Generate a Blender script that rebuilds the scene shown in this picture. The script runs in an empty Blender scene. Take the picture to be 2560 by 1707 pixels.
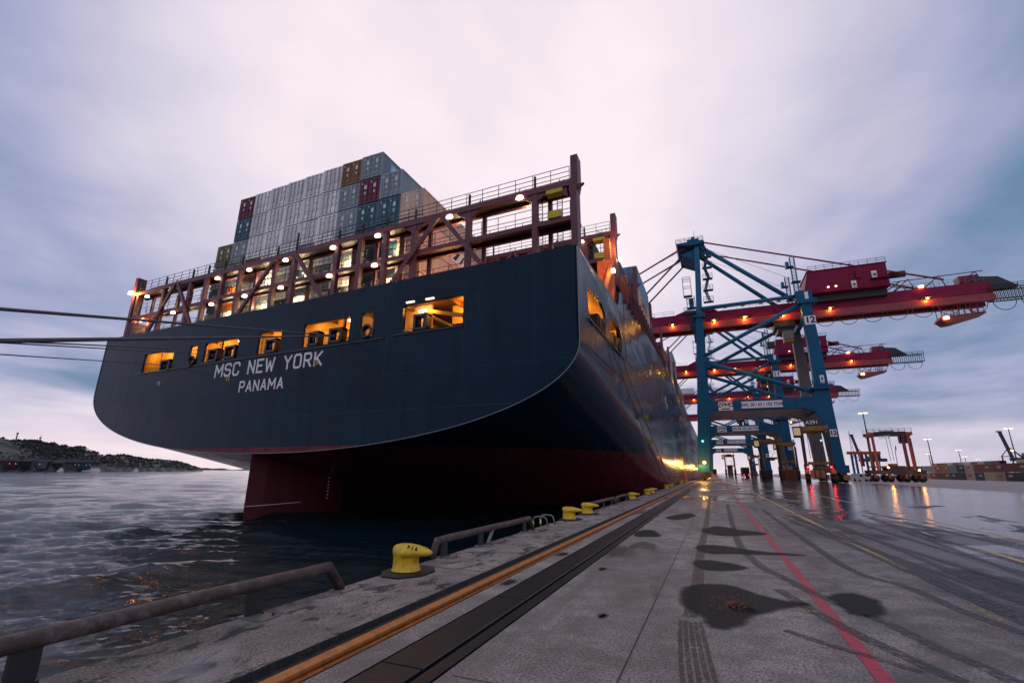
import bpy, bmesh, math, random
import numpy as np
from mathutils import Vector, Matrix
from mathutils.geometry import tessellate_polygon
random.seed(7); RNG = np.random.RandomState(7)
sc = bpy.context.scene
COL = sc.collection
R = math.radians

# ------------------------------------------------------------------ camera
TH, YAW, ROLL, EYE = R(15.5), R(22.75), R(0.45), 1.65
fw0 = Vector((-math.sin(YAW), math.cos(YAW), 0)); rt = Vector((math.cos(YAW), math.sin(YAW), 0)); up0 = Vector((0, 0, 1))
fwd = fw0*math.cos(TH) + up0*math.sin(TH); upv = up0*math.cos(TH) - fw0*math.sin(TH)
r2 = rt*math.cos(ROLL) + upv*math.sin(ROLL); u2 = upv*math.cos(ROLL) - rt*math.sin(ROLL)
cd = bpy.data.cameras.new('camera'); cam = bpy.data.objects.new('camera', cd); COL.objects.link(cam)
cd.sensor_width = 36; cd.lens = 1172/2560*36; cd.clip_start = .05; cd.clip_end = 9000
cam.matrix_world = Matrix(((r2.x, u2.x, -fwd.x, 0), (r2.y, u2.y, -fwd.y, 0), (r2.z, u2.z, -fwd.z, EYE), (0, 0, 0, 1)))
sc.camera = cam

# ------------------------------------------------------------------ world + sun
SUN_EL, SUN_AZ = R(14), R(-38)          # azimuth measured from +Y, negative = towards the water
w = bpy.data.worlds.new('World'); sc.world = w; w.use_nodes = True
nt = w.node_tree; N = nt.nodes; L = nt.links; N.clear()
def nn(t, **k):
    n = N.new(t)
    for a, b in k.items(): setattr(n, a, b)
    return n
out = nn('ShaderNodeOutputWorld'); bgn = nn('ShaderNodeBackground'); bgc = nn('ShaderNodeBackground'); add = nn('ShaderNodeMixShader')
sky = nn('ShaderNodeTexSky', sky_type='NISHITA', sun_disc=False, sun_elevation=SUN_EL, sun_rotation=SUN_AZ)
L.new(sky.outputs[0], bgn.inputs[0]); bgn.inputs[1].default_value = .05
tc = nn('ShaderNodeTexCoord'); sep = nn('ShaderNodeSeparateXYZ'); L.new(tc.outputs['Generated'], sep.inputs[0])
def mth(op, a, b=None, clamp=False):
    n = nn('ShaderNodeMath', operation=op, use_clamp=clamp)
    for i, x in enumerate((a, b)):
        if x is None: continue
        if isinstance(x, (int, float)): n.inputs[i].default_value = x
        else: L.new(x, n.inputs[i])
    return n.outputs[0]
def mixc(f, a, b):
    n = nn('ShaderNodeMix', data_type='RGBA')
    for i, x in ((0, f), (6, a), (7, b)):
        if isinstance(x, (int, float)): n.inputs[i].default_value = x
        elif isinstance(x, tuple): n.inputs[i].default_value = (*x, 1)
        else: L.new(x, n.inputs[i])
    return n.outputs[2]
def smooth(x, lo, hi):
    n = nn('ShaderNodeMapRange', interpolation_type='SMOOTHSTEP'); L.new(x, n.inputs[0]); n.inputs[1].default_value = lo; n.inputs[2].default_value = hi
    return n.outputs[0]
zc = mth('MAXIMUM', sep.outputs[2], 0.0)
# cloud plane coordinates give streaks that converge on the horizon
dz = mth('ADD', zc, .16); px = mth('DIVIDE', sep.outputs[0], dz); py = mth('DIVIDE', sep.outputs[1], dz)
cmb = nn('ShaderNodeCombineXYZ'); L.new(px, cmb.inputs[0]); L.new(py, cmb.inputs[1])
mp = nn('ShaderNodeMapping'); L.new(cmb.outputs[0], mp.inputs[0]); mp.inputs['Rotation'].default_value = (0, 0, R(-30)); mp.inputs['Scale'].default_value = (1.0, .42, 1)
n1 = nn('ShaderNodeTexNoise'); L.new(mp.outputs[0], n1.inputs[0]); n1.inputs['Scale'].default_value = .9; n1.inputs['Detail'].default_value = 6; n1.inputs['Roughness'].default_value = .5; n1.inputs['Distortion'].default_value = .6
n2 = nn('ShaderNodeTexNoise'); L.new(tc.outputs['Generated'], n2.inputs[0]); n2.inputs['Scale'].default_value = 2.1; n2.inputs['Detail'].default_value = 3
n3 = nn('ShaderNodeTexNoise'); mp3 = nn('ShaderNodeMapping'); L.new(tc.outputs['Generated'], mp3.inputs[0]); mp3.inputs['Scale'].default_value = (1, 1, 9); L.new(mp3.outputs[0], n3.inputs[0]); n3.inputs['Scale'].default_value = 1.7; n3.inputs['Detail'].default_value = 5
n4 = nn('ShaderNodeTexNoise'); L.new(cmb.outputs[0], n4.inputs[0]); n4.inputs['Scale'].default_value = 2.6; n4.inputs['Detail'].default_value = 7; n4.inputs['Roughness'].default_value = .55; n4.inputs['Distortion'].default_value = .4
# glow of the hidden sun behind the overcast
gd = Vector((-math.sin(R(23)), math.cos(R(23)), 0)).normalized()*math.cos(R(43)) + Vector((0, 0, math.sin(R(43))))
dt = nn('ShaderNodeVectorMath', operation='DOT_PRODUCT'); L.new(tc.outputs['Generated'], dt.inputs[0]); dt.inputs[1].default_value = gd
glow = smooth(dt.outputs['Value'], .66, .985); rear = mth('ADD', mth('MULTIPLY', mth('SUBTRACT', 1.0, smooth(dt.outputs['Value'], -.25, .55)), .33), .26)
lowg = mth('SUBTRACT', 1.0, smooth(sep.outputs[2], .02, .42))
lowd = nn('ShaderNodeVectorMath', operation='DOT_PRODUCT'); L.new(tc.outputs['Generated'], lowd.inputs[0]); lowd.inputs[1].default_value = (-.62, .78, 0)
lowm = mth('MULTIPLY', lowg, smooth(lowd.outputs['Value'], .1, 1.0))
g = mth('ADD', mth('ADD', mth('MULTIPLY', glow, .72), rear), mth('MULTIPLY', lowm, .26)); g = mth('ADD', g, mth('MULTIPLY', mth('SUBTRACT', n1.outputs[0], .5), .95)); g = mth('ADD', g, mth('MULTIPLY', mth('SUBTRACT', n2.outputs[0], .5), .40)); g = mth('ADD', g, mth('MULTIPLY', mth('SUBTRACT', n4.outputs[0], .5), .34)); g = mth('ADD', g, mth('MULTIPLY', mth('MULTIPLY', mth('SUBTRACT', n3.outputs[0], .52), 1.5), mth('SUBTRACT', 1.0, smooth(sep.outputs[2], .06, .30))), True)
rp = nn('ShaderNodeValToRGB'); L.new(g, rp.inputs[0]); e = rp.color_ramp.elements
e[0].position = 0; e[0].color = (.055, .165, .29, 1); e[1].position = 1; e[1].color = (1.0, .87, .93, 1)
for p, c in ((.20, (.165, .265, .42)), (.42, (.40, .42, .62)), (.70, (.74, .68, .80))):
    x = e.new(p); x.color = (*c, 1)
hz = mth('SUBTRACT', 1.0, smooth(sep.outputs[2], .0, .14))
c1 = mixc(mth('MULTIPLY', hz, mth('ADD', .35, mth('MULTIPLY', lowm, .5))), rp.outputs[0], (.95, .80, .86))
L.new(c1, bgc.inputs[0]); bgc.inputs[1].default_value = 1.04
add.inputs[0].default_value = .94; L.new(bgn.outputs[0], add.inputs[1]); L.new(bgc.outputs[0], add.inputs[2]); L.new(add.outputs[0], out.inputs[0])
sd_ = bpy.data.lights.new('sun', 'SUN'); sd_.energy = .5; sd_.angle = R(25); sd_.color = (1, .9, .86)
so = bpy.data.objects.new('sun', sd_); COL.objects.link(so)
sv = Vector((math.sin(SUN_AZ)*math.cos(SUN_EL), math.cos(SUN_AZ)*math.cos(SUN_EL), math.sin(SUN_EL)))
so.rotation_euler = sv.to_track_quat('Z', 'Y').to_euler()
sc.view_settings.view_transform = 'Standard'; sc.view_settings.look = 'None'; sc.view_settings.exposure = 0; sc.view_settings.gamma = 1
sc.view_settings.use_curve_mapping = False

# ------------------------------------------------------------------ materials
def lin(h):
    c = [int(h[i:i+2], 16)/255 for i in (0, 2, 4)]
    return tuple(x/12.92 if x <= .04045 else ((x+.055)/1.055)**2.4 for x in c)
MATS = {}
def mat(name, col, rough=.6, metal=0, spec=.5, var=.25, scale=1.5, bump=0, bscale=30, dirt=None, dirtamt=.5, streak=False, emis=None, estr=0, rnd=0):
    if name in MATS: return MATS[name]
    m = bpy.data.materials.new(name); m.use_nodes = True; t = m.node_tree; b = t.nodes['Principled BSDF']
    b.inputs['Roughness'].default_value = rough; b.inputs['Metallic'].default_value = metal; b.inputs['Specular IOR Level'].default_value = spec
    ge = t.nodes.new('ShaderNodeNewGeometry'); mpn = t.nodes.new('ShaderNodeMapping'); t.links.new(ge.outputs['Position'], mpn.inputs[0])
    if streak: mpn.inputs['Scale'].default_value = (1, 1, .12)
    no = t.nodes.new('ShaderNodeTexNoise'); t.links.new(mpn.outputs[0], no.inputs[0]); no.inputs['Scale'].default_value = scale; no.inputs['Detail'].default_value = 6; no.inputs['Roughness'].default_value = .65
    mr = t.nodes.new('ShaderNodeMapRange'); t.links.new(no.outputs[0], mr.inputs[0]); mr.inputs[1].default_value = .3; mr.inputs[2].default_value = .7; mr.inputs[3].default_value = 1-var; mr.inputs[4].default_value = 1+var*.6
    mu = t.nodes.new('ShaderNodeMix'); mu.data_type = 'RGBA'; mu.blend_type = 'MULTIPLY'; mu.inputs[0].default_value = 1; mu.inputs[6].default_value = (*col, 1)
    t.links.new(mr.outputs[0], mu.inputs[7]); o = mu.outputs[2]
    if rnd:
        oi = t.nodes.new('ShaderNodeObjectInfo'); m3 = t.nodes.new('ShaderNodeMapRange'); t.links.new(oi.outputs['Random'], m3.inputs[0]); m3.inputs[3].default_value = 1-rnd; m3.inputs[4].default_value = 1+rnd
        mu2 = t.nodes.new('ShaderNodeMix'); mu2.data_type = 'RGBA'; mu2.blend_type = 'MULTIPLY'; mu2.inputs[0].default_value = 1; t.links.new(o, mu2.inputs[6]); t.links.new(m3.outputs[0], mu2.inputs[7]); o = mu2.outputs[2]
    if dirt:
        nd = t.nodes.new('ShaderNodeTexNoise'); t.links.new(mpn.outputs[0], nd.inputs[0]); nd.inputs['Scale'].default_value = scale*1.7; nd.inputs['Detail'].default_value = 9; nd.inputs['Roughness'].default_value = .7
        md = t.nodes.new('ShaderNodeMapRange'); t.links.new(nd.outputs[0], md.inputs[0]); md.inputs[1].default_value = .52; md.inputs[2].default_value = .66; md.inputs[4].default_value = dirtamt
        mx = t.nodes.new('ShaderNodeMix'); mx.data_type = 'RGBA'; t.links.new(md.outputs[0], mx.inputs[0]); t.links.new(o, mx.inputs[6]); mx.inputs[7].default_value = (*dirt, 1); o = mx.outputs[2]
    t.links.new(o, b.inputs['Base Color'])
    if bump:
        nb = t.nodes.new('ShaderNodeTexNoise'); t.links.new(mpn.outputs[0], nb.inputs[0]); nb.inputs['Scale'].default_value = bscale; nb.inputs['Detail'].default_value = 4
        bp = t.nodes.new('ShaderNodeBump'); bp.inputs['Strength'].default_value = bump; bp.inputs['Distance'].default_value = .02; t.links.new(nb.outputs[0], bp.inputs['Height']); t.links.new(bp.outputs[0], b.inputs['Normal'])
    if emis: b.inputs['Emission Color'].default_value = (*emis, 1); b.inputs['Emission Strength'].default_value = estr
    MATS[name] = m; return m
M_redsteel = mat('oxide_red_paint', (.125, .030, .045), .5, dirt=(.03, .012, .01), scale=.8)
M_rail = mat('dark_railing_paint', (.02, .022, .028), .5)
M_black = mat('black_rubber', (.008, .009, .011), .6)
M_roller = mat('roller_black_paint', (.010, .014, .02), .35)
M_white = mat('white_paint', (.75, .75, .76), .5, var=.12)
M_cream = mat('cream_interior_paint', (.62, .52, .36), .55, dirt=(.3, .15, .06), dirtamt=.3)
M_orangelit = mat('orange_lit_steel', (.52, .13, .03), .55, dirt=(.2, .05, .02))  # orange lamplight on the side passage, put into the colour
M_yel = mat('yellow_paint', (.70, .46, .015), .45, var=.22, scale=6, bump=.35, bscale=30, dirt=(.12, .06, .03), dirtamt=.6)
M_yelm = mat('machine_yellow_paint', (.30, .135, .02), .5, dirt=(.06, .03, .012), scale=1.2)
M_orm = mat('machine_orange_paint', (.34, .055, .02), .5, dirt=(.08, .02, .01), scale=1.0)
M_blue = mat('crane_blue_paint', (.006, .085, .175), .45, spec=.15, var=.22, scale=.25, dirt=(.01, .05, .10), dirtamt=.5, streak=True)
M_bluelt = mat('crane_tube_blue_paint', (.014, .125, .225), .42, spec=.2, var=.2, scale=.4)
M_rearlit = mat('rear_frame_lamplit_blue', (.085, .075, .09), .6, var=.3, scale=.3, dirt=(.04, .03, .035))  # crane blue under orange floodlight, that light mixed into the colour
M_crim = mat('crane_crimson_paint', (.21, .005, .045), .45, spec=.18, var=.22, scale=.35, dirt=(.1, .008, .025), dirtamt=.5)
M_dark = mat('dark_machinery_steel', (.02, .02, .024), .55)
M_steel = mat('worn_grey_steel', (.22, .20, .21), .5, metal=.2, dirt=(.12, .06, .04))
M_pipe = mat('weathered_brown_pipe_paint', (.075, .052, .047), .5, spec=.3, var=.45, scale=4, dirt=(.24, .20, .20), dirtamt=.4, bump=.35, bscale=60)
M_blk = mat('black_print', (.006, .006, .008), .6, var=.05)
M_glass = mat('cab_glass', (.02, .03, .04), .06, spec=.9, var=.05)
M_rope = mat('mooring_rope_fibre', (.10, .095, .10), .9, bump=.6, bscale=60)
M_rust = mat('rust', (.32, .10, .025), .8, var=.4, scale=8, dirt=(.09, .03, .012), bump=.4)
M_lampW = mat('lit_flood_lens', (.9, .8, .6), .4, emis=(1, .80, .52), estr=9)
M_lampO = mat('lit_sodium_lens', (.9, .5, .2), .4, emis=(1, .42, .08), estr=22)
M_lampMast = mat('lit_mast_lens', (.9, .8, .6), .4, emis=(1, .86, .62), estr=2.0)
M_red = mat('lit_red_lens', (.8, .02, .04), .4, emis=(1, .02, .06), estr=14)
M_green = mat('lit_green_lens', (.05, .8, .5), .4, emis=(.15, 1, .65), estr=3)
M_navy = mat('far_crane_navy_paint', (.016, .022, .05), .6)

# ------------------------------------------------------------------ mesh helpers
class MB:
    def __init__(s): s.v = []; s.f = []
    def addv(s, vs, fs):
        o = len(s.v); s.v += [tuple(p) for p in vs]; s.f += [tuple(i+o for i in f) for f in fs]; return s
    def box(s, x0, x1, y0, y1, z0, z1):
        return s.addv([(x, y, z) for z in (z0, z1) for y in (y0, y1) for x in (x0, x1)], [(0, 2, 3, 1), (4, 5, 7, 6), (0, 1, 5, 4), (2, 6, 7, 3), (0, 4, 6, 2), (1, 3, 7, 5)])
    def bar(s, p, q, w, h=None, up=(0, 0, 1)):
        h = h or w; p = Vector(p); q = Vector(q); d = (q-p).normalized(); a = d.cross(Vector(up))
        if a.length < 1e-3: a = d.cross(Vector((1, 0, 0)))
        a.normalize(); b = a.cross(d); a = a*w/2; b = b*h/2
        vs = [c+a*i+b*j for c in (p, q) for i, j in ((-1, -1), (1, -1), (1, 1), (-1, 1))]
        return s.addv(vs, [(3, 2, 1, 0), (4, 5, 6, 7), (0, 1, 5, 4), (1, 2, 6, 5), (2, 3, 7, 6), (3, 0, 4, 7)])
    def tube(s, pts, r, n=8, caps=True):
        pts = [Vector(p) for p in pts]; rs = r if isinstance(r, (list, tuple)) else [r]*len(pts); o = len(s.v)
        for i, p in enumerate(pts):
            d = (pts[min(i+1, len(pts)-1)]-pts[max(i-1, 0)]).normalized(); a = d.cross(Vector((0, 0, 1)))
            if a.length < 1e-3: a = d.cross(Vector((1, 0, 0)))
            a.normalize(); b = a.cross(d)
            for k in range(n):
                t = 2*math.pi*k/n; s.v.append(tuple(p+a*(math.cos(t)*rs[i])+b*(math.sin(t)*rs[i])))
        for i in range(len(pts)-1):
            for k in range(n): s.f.append((o+i*n+k, o+i*n+(k+1) % n, o+(i+1)*n+(k+1) % n, o+(i+1)*n+k))
        if caps: s.f.append(tuple(o+k for k in range(n))[::-1]); s.f.append(tuple(o+(len(pts)-1)*n+k for k in range(n)))
        return s
    def prism(s, poly, axis, a, b):
        """poly: 2D outline extruded along axis 0/1/2 from a to b"""
        n = len(poly)
        def P(p, t):
            q = list(p); q.insert(axis, t); return tuple(q)
        return s.addv([P(p, a) for p in poly]+[P(p, b) for p in poly], [tuple(range(n))[::-1], tuple(range(n, 2*n))]+[(i, (i+1) % n, n+(i+1) % n, n+i) for i in range(n)])
    def rail(s, p, q, h=1.1, post=2.0, r=.025, rows=(1, .5), sq=True):
        p = Vector(p); q = Vector(q); n = max(1, round((q-p).length/post))
        for i in range(n+1):
            c = p.lerp(q, i/n); s.bar(c, c+Vector((0, 0, h)), r*2, r*2, (0, 1, 0))
        for k in rows: s.bar(p+Vector((0, 0, h*k)), q+Vector((0, 0, h*k)), r*2)
        return s
    def build(s, name, m=None, parent=None, smooth=False, xf=None, loc=None, fix=False):
        vs = [xf(*p) for p in s.v] if xf else s.v
        if parent is not None and loc is None:
            o_ = Vector(parent.get('_o', (0, 0, 0))); vs = [(p[0]-o_.x, p[1]-o_.y, p[2]-o_.z) for p in vs]
        me = bpy.data.meshes.new(name); me.from_pydata(vs, [], s.f)
        if fix:
            bm = bmesh.new(); bm.from_mesh(me); bmesh.ops.recalc_face_normals(bm, faces=bm.faces); bm.to_mesh(me); bm.free()
        if m: me.materials.append(m)
        if smooth: me.polygons.foreach_set('use_smooth', [True]*len(me.polygons))
        ob = bpy.data.objects.new(name, me); COL.objects.link(ob)
        if parent is not None: ob.parent = parent; ob['_o'] = tuple(parent.get('_o', (0, 0, 0)))
        if loc is not None: ob.location = loc
        return ob
def root(name, loc, label, cat, group=None):
    o = bpy.data.objects.new(name, None); COL.objects.link(o); o.location = loc; o['_o'] = tuple(loc); o.empty_display_size = .3
    tag(o, label, cat, group); return o
def tag(o, label=None, cat=None, group=None, kind=None):
    if label: o['label'] = label
    if cat: o['category'] = cat
    if group: o['group'] = group
    if kind: o['kind'] = kind
    return o
def copy_tree(o, parent=None):
    c = o.copy(); COL.objects.link(c)
    if parent: c.parent = parent
    for ch in list(o.children): copy_tree(ch, c)
    return c
def text_mesh(s, size, ext=.01, bold=0.0, sx=1, space=1):
    cu = bpy.data.curves.new('t', 'FONT'); cu.body = s; cu.size = size; cu.extrude = ext; cu.offset = bold; cu.align_x = 'CENTER'; cu.align_y = 'CENTER'; cu.space_character = space
    o = bpy.data.objects.new('t', cu); COL.objects.link(o); dg = bpy.context.evaluated_depsgraph_get()
    me = bpy.data.meshes.new_from_object(o.evaluated_get(dg)); COL.objects.unlink(o); bpy.data.objects.remove(o)
    me.transform(Matrix.Diagonal((sx, 1, 1, 1)))
    return me
def place_text(name, s, size, m, parent, pos, right, up=(0, 0, 1), ext=.01, bold=0.0, sx=1, space=1):
    me = text_mesh(s, size, ext, bold, sx, space); rv = Vector(right).normalized(); uv = Vector(up).normalized(); nv = rv.cross(uv)
    o_ = Vector(parent.get('_o', (0, 0, 0))) if parent else Vector((0, 0, 0)); p = Vector(pos)-o_
    me.transform(Matrix(((rv.x, uv.x, nv.x, p.x), (rv.y, uv.y, nv.y, p.y), (rv.z, uv.z, nv.z, p.z), (0, 0, 0, 1))))
    me.materials.clear(); me.materials.append(m); ob = bpy.data.objects.new(name, me); COL.objects.link(ob)
    if parent: ob.parent = parent; ob['_o'] = tuple(o_)
    return ob
def lamp(pos, power, col, parent=None, r=.15, spot=None, target=None):
    d = bpy.data.lights.new('lamp_light', 'SPOT' if spot else 'POINT'); d.energy = power; d.color = col; d.shadow_soft_size = r
    if spot: d.spot_size = R(spot); d.spot_blend = .5
    o = bpy.data.objects.new('lamp_light', d); COL.objects.link(o); o_ = Vector(parent.get('_o', (0, 0, 0))) if parent else Vector((0, 0, 0))
    o.location = Vector(pos)-o_
    if target is not None: o.rotation_euler = (Vector(pos)-Vector(target)).to_track_quat('Z', 'Y').to_euler()
    if parent: o.parent = parent
    return o

GLY = {'M': [[(0, 0), (0, 1), (.42, .35), (.84, 1), (.84, 0)]], 'S': [[(.68, .8), (.55, 1), (.13, 1), (0, .86), (0, .64), (.12, .52), (.56, .48), (.68, .36), (.68, .14), (.55, 0), (.13, 0), (0, .2)]],
 'C': [[(.66, .76), (.66, .86), (.53, 1), (.13, 1), (0, .86), (0, .14), (.13, 0), (.53, 0), (.66, .14), (.66, .24)]], 'N': [[(0, 0), (0, 1), (.66, 0), (.66, 1)]], 'E': [[(.6, 1), (0, 1), (0, 0), (.6, 0)], [(0, .52), (.5, .52)]],
 'W': [[(0, 1), (.2, 0), (.45, .75), (.7, 0), (.9, 1)]], 'Y': [[(0, 1), (.35, .5), (.7, 1)], [(.35, .5), (.35, 0)]], 'O': [[(.13, 0), (0, .14), (0, .86), (.13, 1), (.55, 1), (.68, .86), (.68, .14), (.55, 0), (.13, 0)]],
 'R': [[(0, 0), (0, 1), (.52, 1), (.65, .87), (.65, .6), (.52, .47), (0, .47)], [(.34, .47), (.68, 0)]], 'K': [[(0, 0), (0, 1)], [(.66, 1), (.04, .42)], [(.2, .56), (.68, 0)]], 'P': [[(0, 0), (0, 1), (.52, 1), (.65, .87), (.65, .58), (.52, .45), (0, .45)]],
 'A': [[(0, 0), (.34, 1), (.68, 0)], [(.12, .3), (.56, .3)]], 'Z': [[(0, 1), (.66, 1), (0, 0), (.66, 0)]]}
def strokes(word, h, m, parent, fmap, wd=.17, gap=.34, sp=.75, name='letter', asp=1.0):
    """block letters, each one mesh; fmap(a, z) -> point on the surface; a runs left to right, centred"""
    wdt = sum((max(p[0] for l in GLY[c] for p in l)+gap) if c != ' ' else sp for c in word)-gap; a = -wdt/2
    for c in word:
        if c == ' ': a += sp; continue
        mb = MB(); q = 0
        for l in GLY[c]:
            for i in range(len(l)-1):
                p0 = Vector(l[i]); p1 = Vector(l[i+1]); d = (p1-p0).normalized(); e_ = wd/2*.72; p0 = p0-d*e_; p1 = p1+d*e_; n_ = Vector((-d.y, d.x))*wd/2
                mb.addv([fmap((a+p.x)*h*asp, (p.y-.5)*h, q) for p in (p0+n_, p0-n_, p1-n_, p1+n_)], [(0, 1, 2, 3)]); q += .0012
        mb.build(name, m, parent); a += max(p[0] for l in GLY[c] for p in l)+gap

# ================================================================== GROUND, QUAY, WATER
QE = -5.26          # quay edge
WL = -2.0           # water level
def gmat(name, base, kind):
    m = bpy.data.materials.new(name); m.use_nodes = True; t = m.node_tree; b = t.nodes['Principled BSDF']
    def nd(ty, **k):
        n = t.nodes.new(ty)
        for a, c in k.items(): setattr(n, a, c)
        return n
    lk = t.links.new
    ge = nd('ShaderNodeNewGeometry'); se = nd('ShaderNodeSeparateXYZ'); lk(ge.outputs['Position'], se.inputs[0])
    def noise(sc_, det=6, ro=.6, scl=(1, 1, 1), rot=0, dis=0, off=0):
        mp_ = nd('ShaderNodeMapping'); lk(ge.outputs['Position'], mp_.inputs[0]); mp_.inputs['Scale'].default_value = scl; mp_.inputs['Rotation'].default_value = (0, 0, rot); mp_.inputs['Location'].default_value = (off, off*.7, 0)
        n = nd('ShaderNodeTexNoise'); lk(mp_.outputs[0], n.inputs[0]); n.inputs['Scale'].default_value = sc_; n.inputs['Detail'].default_value = det; n.inputs['Roughness'].default_value = ro; n.inputs['Distortion'].default_value = dis
        return n.outputs[0]
    def rng(x, a, c, d0=0., d1=1., sm=True):
        n = nd('ShaderNodeMapRange', interpolation_type='SMOOTHSTEP' if sm else 'LINEAR'); lk(x, n.inputs[0]); n.inputs[1].default_value = a; n.inputs[2].default_value = c; n.inputs[3].default_value = d0; n.inputs[4].default_value = d1; return n.outputs[0]
    def ma(op, a, c, cl=False):
        n = nd('ShaderNodeMath', operation=op, use_clamp=cl)
        for i, x in enumerate((a, c)):
            if isinstance(x, (int, float)): n.inputs[i].default_value = x
            else: lk(x, n.inputs[i])
        return n.outputs[0]
    def mx(f, a, c, bt='MIX'):
        n = nd('ShaderNodeMix', data_type='RGBA', blend_type=bt)
        for i, x in ((0, f), (6, a), (7, c)):
            if isinstance(x, (int, float)): n.inputs[i].default_value = x
            elif isinstance(x, tuple): n.inputs[i].default_value = (*x, 1)
            else: lk(x, n.inputs[i])
        return n.outputs[2]
    big = noise(.35, 5, .6, off=3); mid = noise(2.3, 6, .65); grain = noise(36, 5, .85); fine = noise(9, 8, .9)
    c = mx(rng(big, .35, .65), tuple(x*.72 for x in base), tuple(x*1.25 for x in base))
    c = mx(rng(mid, .4, .62, 0, .7), c, tuple(x*.5 for x in base))
    c = mx(rng(grain, .36, .60, 0, 1), tuple(x*.12 for x in base), c)
    c = mx(rng(fine, .40, .47, .75, 0), c, tuple(x*.22 for x in base))
    if kind == 'coping':
        pt = noise(3.2, 9, .72, (1, .45, 1), dis=.5, off=11); c = mx(rng(pt, .535, .585, 0, .93), c, (.018, .019, .024))
        ms = rng(se.outputs[0], -5.25, -4.7, 1, 0); ms = ma('MULTIPLY', ms, rng(mid, .42, .6)); c = mx(ma('MULTIPLY', ms, .55), c, (.05, .055, .022))
        lt = noise(1.1, 6, .6, (1, .5, 1), off=5); c = mx(rng(lt, .52, .66, 0, .5), c, (.46, .42, .42))
        b.inputs['Roughness'].default_value = .75; wet = None
    else:
        # damp, dark film: everywhere far along the quay and on the landward side, in tongues nearer by
        yard = rng(se.outputs[0], 27.2, 28.6); reg = ma('ADD', rng(se.outputs[0], .6, 8, 0, .55, False), rng(se.outputs[1], 9, 36, 0, .50, False)); reg = ma('SUBTRACT', reg, ma('MULTIPLY', yard, .9))
        wn = noise(.38, 7, .62, (1, .42, 1), rot=R(24), dis=.7, off=7)
        wet = rng(ma('ADD', reg, ma('MULTIPLY', ma('SUBTRACT', wn, .5), 3.4)), .38, .62)
        dk = noise(.8, 7, .72, (1, .3, 1), dis=.5, off=20); c = mx(rng(dk, .50, .60, 0, .72), c, tuple(x*.35 for x in base))
        dmp = ma('MULTIPLY', rng(se.outputs[0], -.2, 5.5, 0, .55), rng(mid, .3, .7, .8, 1.2)); dmp = ma('ADD', dmp, ma('MULTIPLY', rng(se.outputs[0], -.5, 3.5, 0, .55), rng(noise(.42, 6, .7, (1, .5, 1), rot=R(15), dis=.8, off=41), .44, .58)), True); c = mx(ma('MULTIPLY', dmp, rng(yard, 0, 1, 1, 0)), c, (.027, .033, .043)); c = mx(ma('MULTIPLY', yard, .5), c, (.40, .30, .31))  # landward yard: dry, lighter concrete with its pink light put into the colour
        c = mx(ma('MULTIPLY', wet, .82), c, (.012, .016, .024))
        # standing film of water with sharper outline, dries in streaks across the quay
        st = noise(.22, 8, .6, (.35, 1, 1), rot=R(-6), dis=.6, off=31); st = rng(ma('ADD', ma('MULTIPLY', ma('SUBTRACT', st, .5), 2.6), reg), .5, .62)
        ro = mx(wet, (.72,)*3, (.36,)*3); ro = mx(ma('MULTIPLY', st, wet), ro, (.13,)*3); lk(ro, b.inputs['Roughness'])
    hb = nd('ShaderNodeBump'); hb.inputs['Distance'].default_value = .012; lk(ma('ADD', grain, ma('MULTIPLY', fine, 1.5)), hb.inputs['Height'])
    if wet is not None: lk(rng(wet, 0, 1, .75, .14, False), hb.inputs['Strength'])
    else: hb.inputs['Strength'].default_value = .9
    lk(hb.outputs[0], b.inputs['Normal']); lk(c, b.inputs['Base Color']); return m
M_coping = gmat('weathered_coping_concrete', (.50, .41, .36), 'coping')
M_apron = gmat('stained_apron_concrete', (.50, .42, .385), 'apron')
M_groove = mat('dirty_groove', (.016, .016, .019), .6, var=.5, scale=6, bump=.6, bscale=50, dirt=(.07, .06, .055), dirtamt=.5)
# cross-section swept along the quay; y stations
prof = [(-5.26, -7), (-5.26, -.04), (-5.22, 0), (-3.79, 0), (-3.78, -.07), (-3.25, -.07), (-3.24, 0), (-2.945, 0), (-2.94, -.05), (-2.28, -.05), (-2.275, 0), (900, 0)]
pm = [0, 0, 0, 2, 2, 2, 1, 2, 2, 2, 1]
ys = [-60, -10, 0, 10, 30, 80, 300, 3200]
mb = MB(); fm = []
for y in ys: mb.v += [(x, y, z) for x, z in prof]
n = len(prof)
for j in range(len(ys)-1):
    for i in range(n-1): mb.f.append((j*n+i, (j+1)*n+i, (j+1)*n+i+1, j*n+i+1)[::-1]); fm.append(pm[i])
quay = mb.build('quay', M_coping, fix=False); quay.data.materials.append(M_apron); quay.data.materials.append(M_groove)
quay.data.polygons.foreach_set('material_index', fm); tag(quay, kind='structure'); quay['_o'] = (0, 0, 0)
# crane rail head and cable slot cover lie in the grooves (pieces of the quay)
M_railtop = mat('rusty_rail_head', (.50, .165, .03), .55, var=.35, scale=7, dirt=(.16, .06, .03), dirtamt=.6, bump=.2)
MB().prism([(-3.58, -.07), (-3.40, -.07), (-3.40, -.062), (-3.455, -.05), (-3.425, -.03), (-3.425, 0), (-3.44, .006), (-3.54, .006), (-3.555, 0), (-3.555, -.03), (-3.525, -.05), (-3.58, -.062)], 1, -40, 480).build('crane_rail', M_railtop, quay)
M_cover = mat('cable_slot_rubber', (.007, .010, .016), .45, spec=.25, var=.3, scale=5, dirt=(.05, .05, .055), dirtamt=.35, bump=.2)
for i in range(60):
    y0 = -6+i*2.5
    MB().prism([(-2.925, -.05), (-2.50, -.05), (-2.50, -.004), (-2.515, .004), (-2.91, .004), (-2.925, -.004)], 1, y0+.01, y0+2.49).build('cable_slot_cover', M_cover, quay)
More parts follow.
